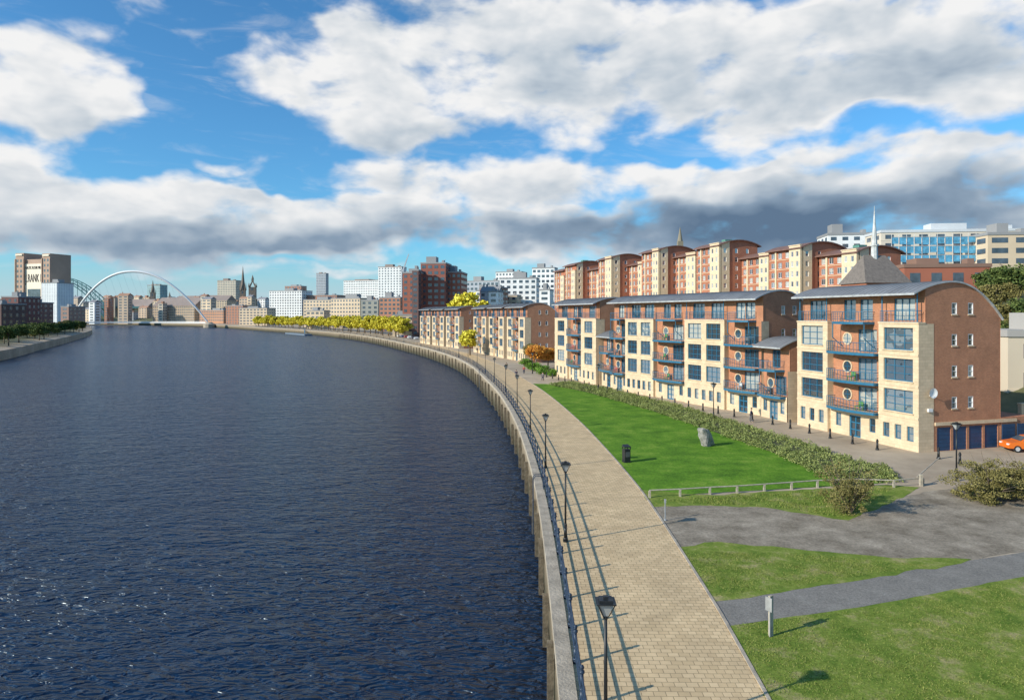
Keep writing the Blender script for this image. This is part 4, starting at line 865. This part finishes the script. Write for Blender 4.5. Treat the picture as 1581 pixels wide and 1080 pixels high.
def A2(u,v):
    a=math.atan((u-CU)/F); return a, math.atan((HV-v)/F*math.cos(a))
def noise_(p,sx,sy,det,rough=.58,off=0.,dist=0.):
    s=VM('MULTIPLY',p,(sx,sy,1)); s=VM('ADD',s,(off,off,off)); n=N.new('ShaderNodeTexNoise'); n.inputs['Scale'].default_value=1; n.inputs['Detail'].default_value=det; n.inputs['Roughness'].default_value=rough; n.inputs['Distortion'].default_value=dist; L.new(s,n.inputs['Vector']); return n
def field(p,bl):
    acc=None
    for u,v,ru,rv,w in bl:
        a,e_=A2(u,v); d=VM('MULTIPLY',VM('SUBTRACT',p,(a,e_,0)),(F/ru,F/rv,0)); q=VM('DOT_PRODUCT',d,d,1); g=M('MULTIPLY',M('SUBTRACT',1.,q,0,True),w); acc=g if acc is None else M('ADD',acc,g)
    return acc
CB=[(60,115,130,75,1.0),(0,60,80,50,.5),(85,185,70,35,.6),(0,235,40,25,.5),
(520,80,210,65,.95),(430,115,120,48,.8),(610,170,180,66,1.1),(720,60,230,90,1.0),(700,212,90,26,.4),
(900,150,200,82,1.15),(1000,50,260,88,1.0),(1180,100,240,100,1.1),(1370,60,300,88,1.05),(1560,50,200,105,1.1),(1190,195,140,40,.8),(1360,150,140,38,.7),
(160,305,260,42,1.3),(60,350,320,55,1.2),(400,345,230,44,1.15),(640,288,160,55,1.1),(600,355,310,48,1.1),(820,290,125,60,1.1),(950,368,310,56,1.15),(1000,262,110,28,.8),(1090,290,180,46,1.2),(1300,262,240,46,1.15),(1520,262,220,52,1.15),(1300,340,420,78,1.5),(370,270,50,18,.5),(450,414,240,14,.5),
(-600,250,500,250,.7),(2400,250,600,250,.7)]
GB=[(1380,335,460,70,1.3),(100,370,340,38,.75),(450,375,280,34,.65),(720,358,260,42,.8),(1050,360,300,55,1.1),(640,215,180,32,.4),(920,110,240,48,.4),(1250,140,230,48,.45),(720,15,230,38,.35),(1500,90,190,58,.45)]
wn=noise_(P0,6,9,3); wv=VM('MULTIPLY',VM('SUBTRACT',wn.outputs['Color'],(.5,.5,.5)),(.22,.10,0)); 
pw=VM('ADD',P0,wv); fld=M('MULTIPLY',M('MINIMUM',field(pw,CB),1.1),.85)
def nse(p,det):
    n=noise_(p,8.5,16,det,.50,3.3,.25).outputs['Fac']; n2=noise_(p,24,42,max(2,det-3),.5,9.,.2).outputs['Fac']
    return M('ADD',M('MULTIPLY',M('SUBTRACT',n,.5),2.4),M('MULTIPLY',M('SUBTRACT',n2,.5),.7))
n0=nse(P0,6); n1=nse(VM('ADD',P0,(-.017,.022,0)),4)
D0=M('ADD',M('ADD',fld,n0),-.31)
mask=SS(D0,-.17,.55); em=M('SUBTRACT',n0,n1); gf=field(pw,GB)
wis=noise_(P0,5,26,6,.6,21.,1.2).outputs['Fac']; wm_=SS(wis,.50,.80,0.,.40)
mask=M('MAXIMUM',mask,wm_)
th=SS(D0,.3,1.5)
br=M('ADD',M('ADD',.96,M('MULTIPLY',em,.42)),M('MULTIPLY',M('ADD',M('MULTIPLY',th,.40),M('MULTIPLY',gf,.47)),-1.),0,True)
rp=N.new('ShaderNodeValToRGB'); e=rp.color_ramp.elements; e[0].color=(.12,.19,.29,1); e[1].color=(.90,.90,.90,1); x=e.new(.35); x.color=(.26,.35,.46,1); x=e.new(.65); x.color=(.53,.60,.67,1); L.new(br,rp.inputs[0])
cl=VM('SCALE',rp.outputs[0]); cl.node.inputs['Scale'].default_value=9.5
tint=VM('MULTIPLY',sky.outputs[0],(.62,1.25,1.6)); 
mx=N.new('ShaderNodeMix'); mx.data_type='RGBA'; L.new(mask,mx.inputs['Factor']); L.new(tint,mx.inputs[6]); L.new(cl,mx.inputs[7])
hzf=SS(ele,0.0,.09,.8,0.); mh=N.new('ShaderNodeMix'); mh.data_type='RGBA'; L.new(hzf,mh.inputs['Factor']); L.new(mx.outputs[2],mh.inputs[6]); mh.inputs[7].default_value=(5.0,6.1,7.2,1)
L.new(mh.outputs[2],bg.inputs['Color'])
cam=bpy.data.cameras.new('camera'); co=put('camera',cam,None,(0,0,H)); co.rotation_euler=(math.pi/2,0,0); cam.sensor_width=36; cam.lens=36*F/1581; cam.shift_y=-(540-HV)/1581; cam.clip_end=20000; cam.clip_start=.1
SC.camera=co; SC.view_settings.view_transform='Standard'; SC.view_settings.look='None'; SC.view_settings.exposure=0
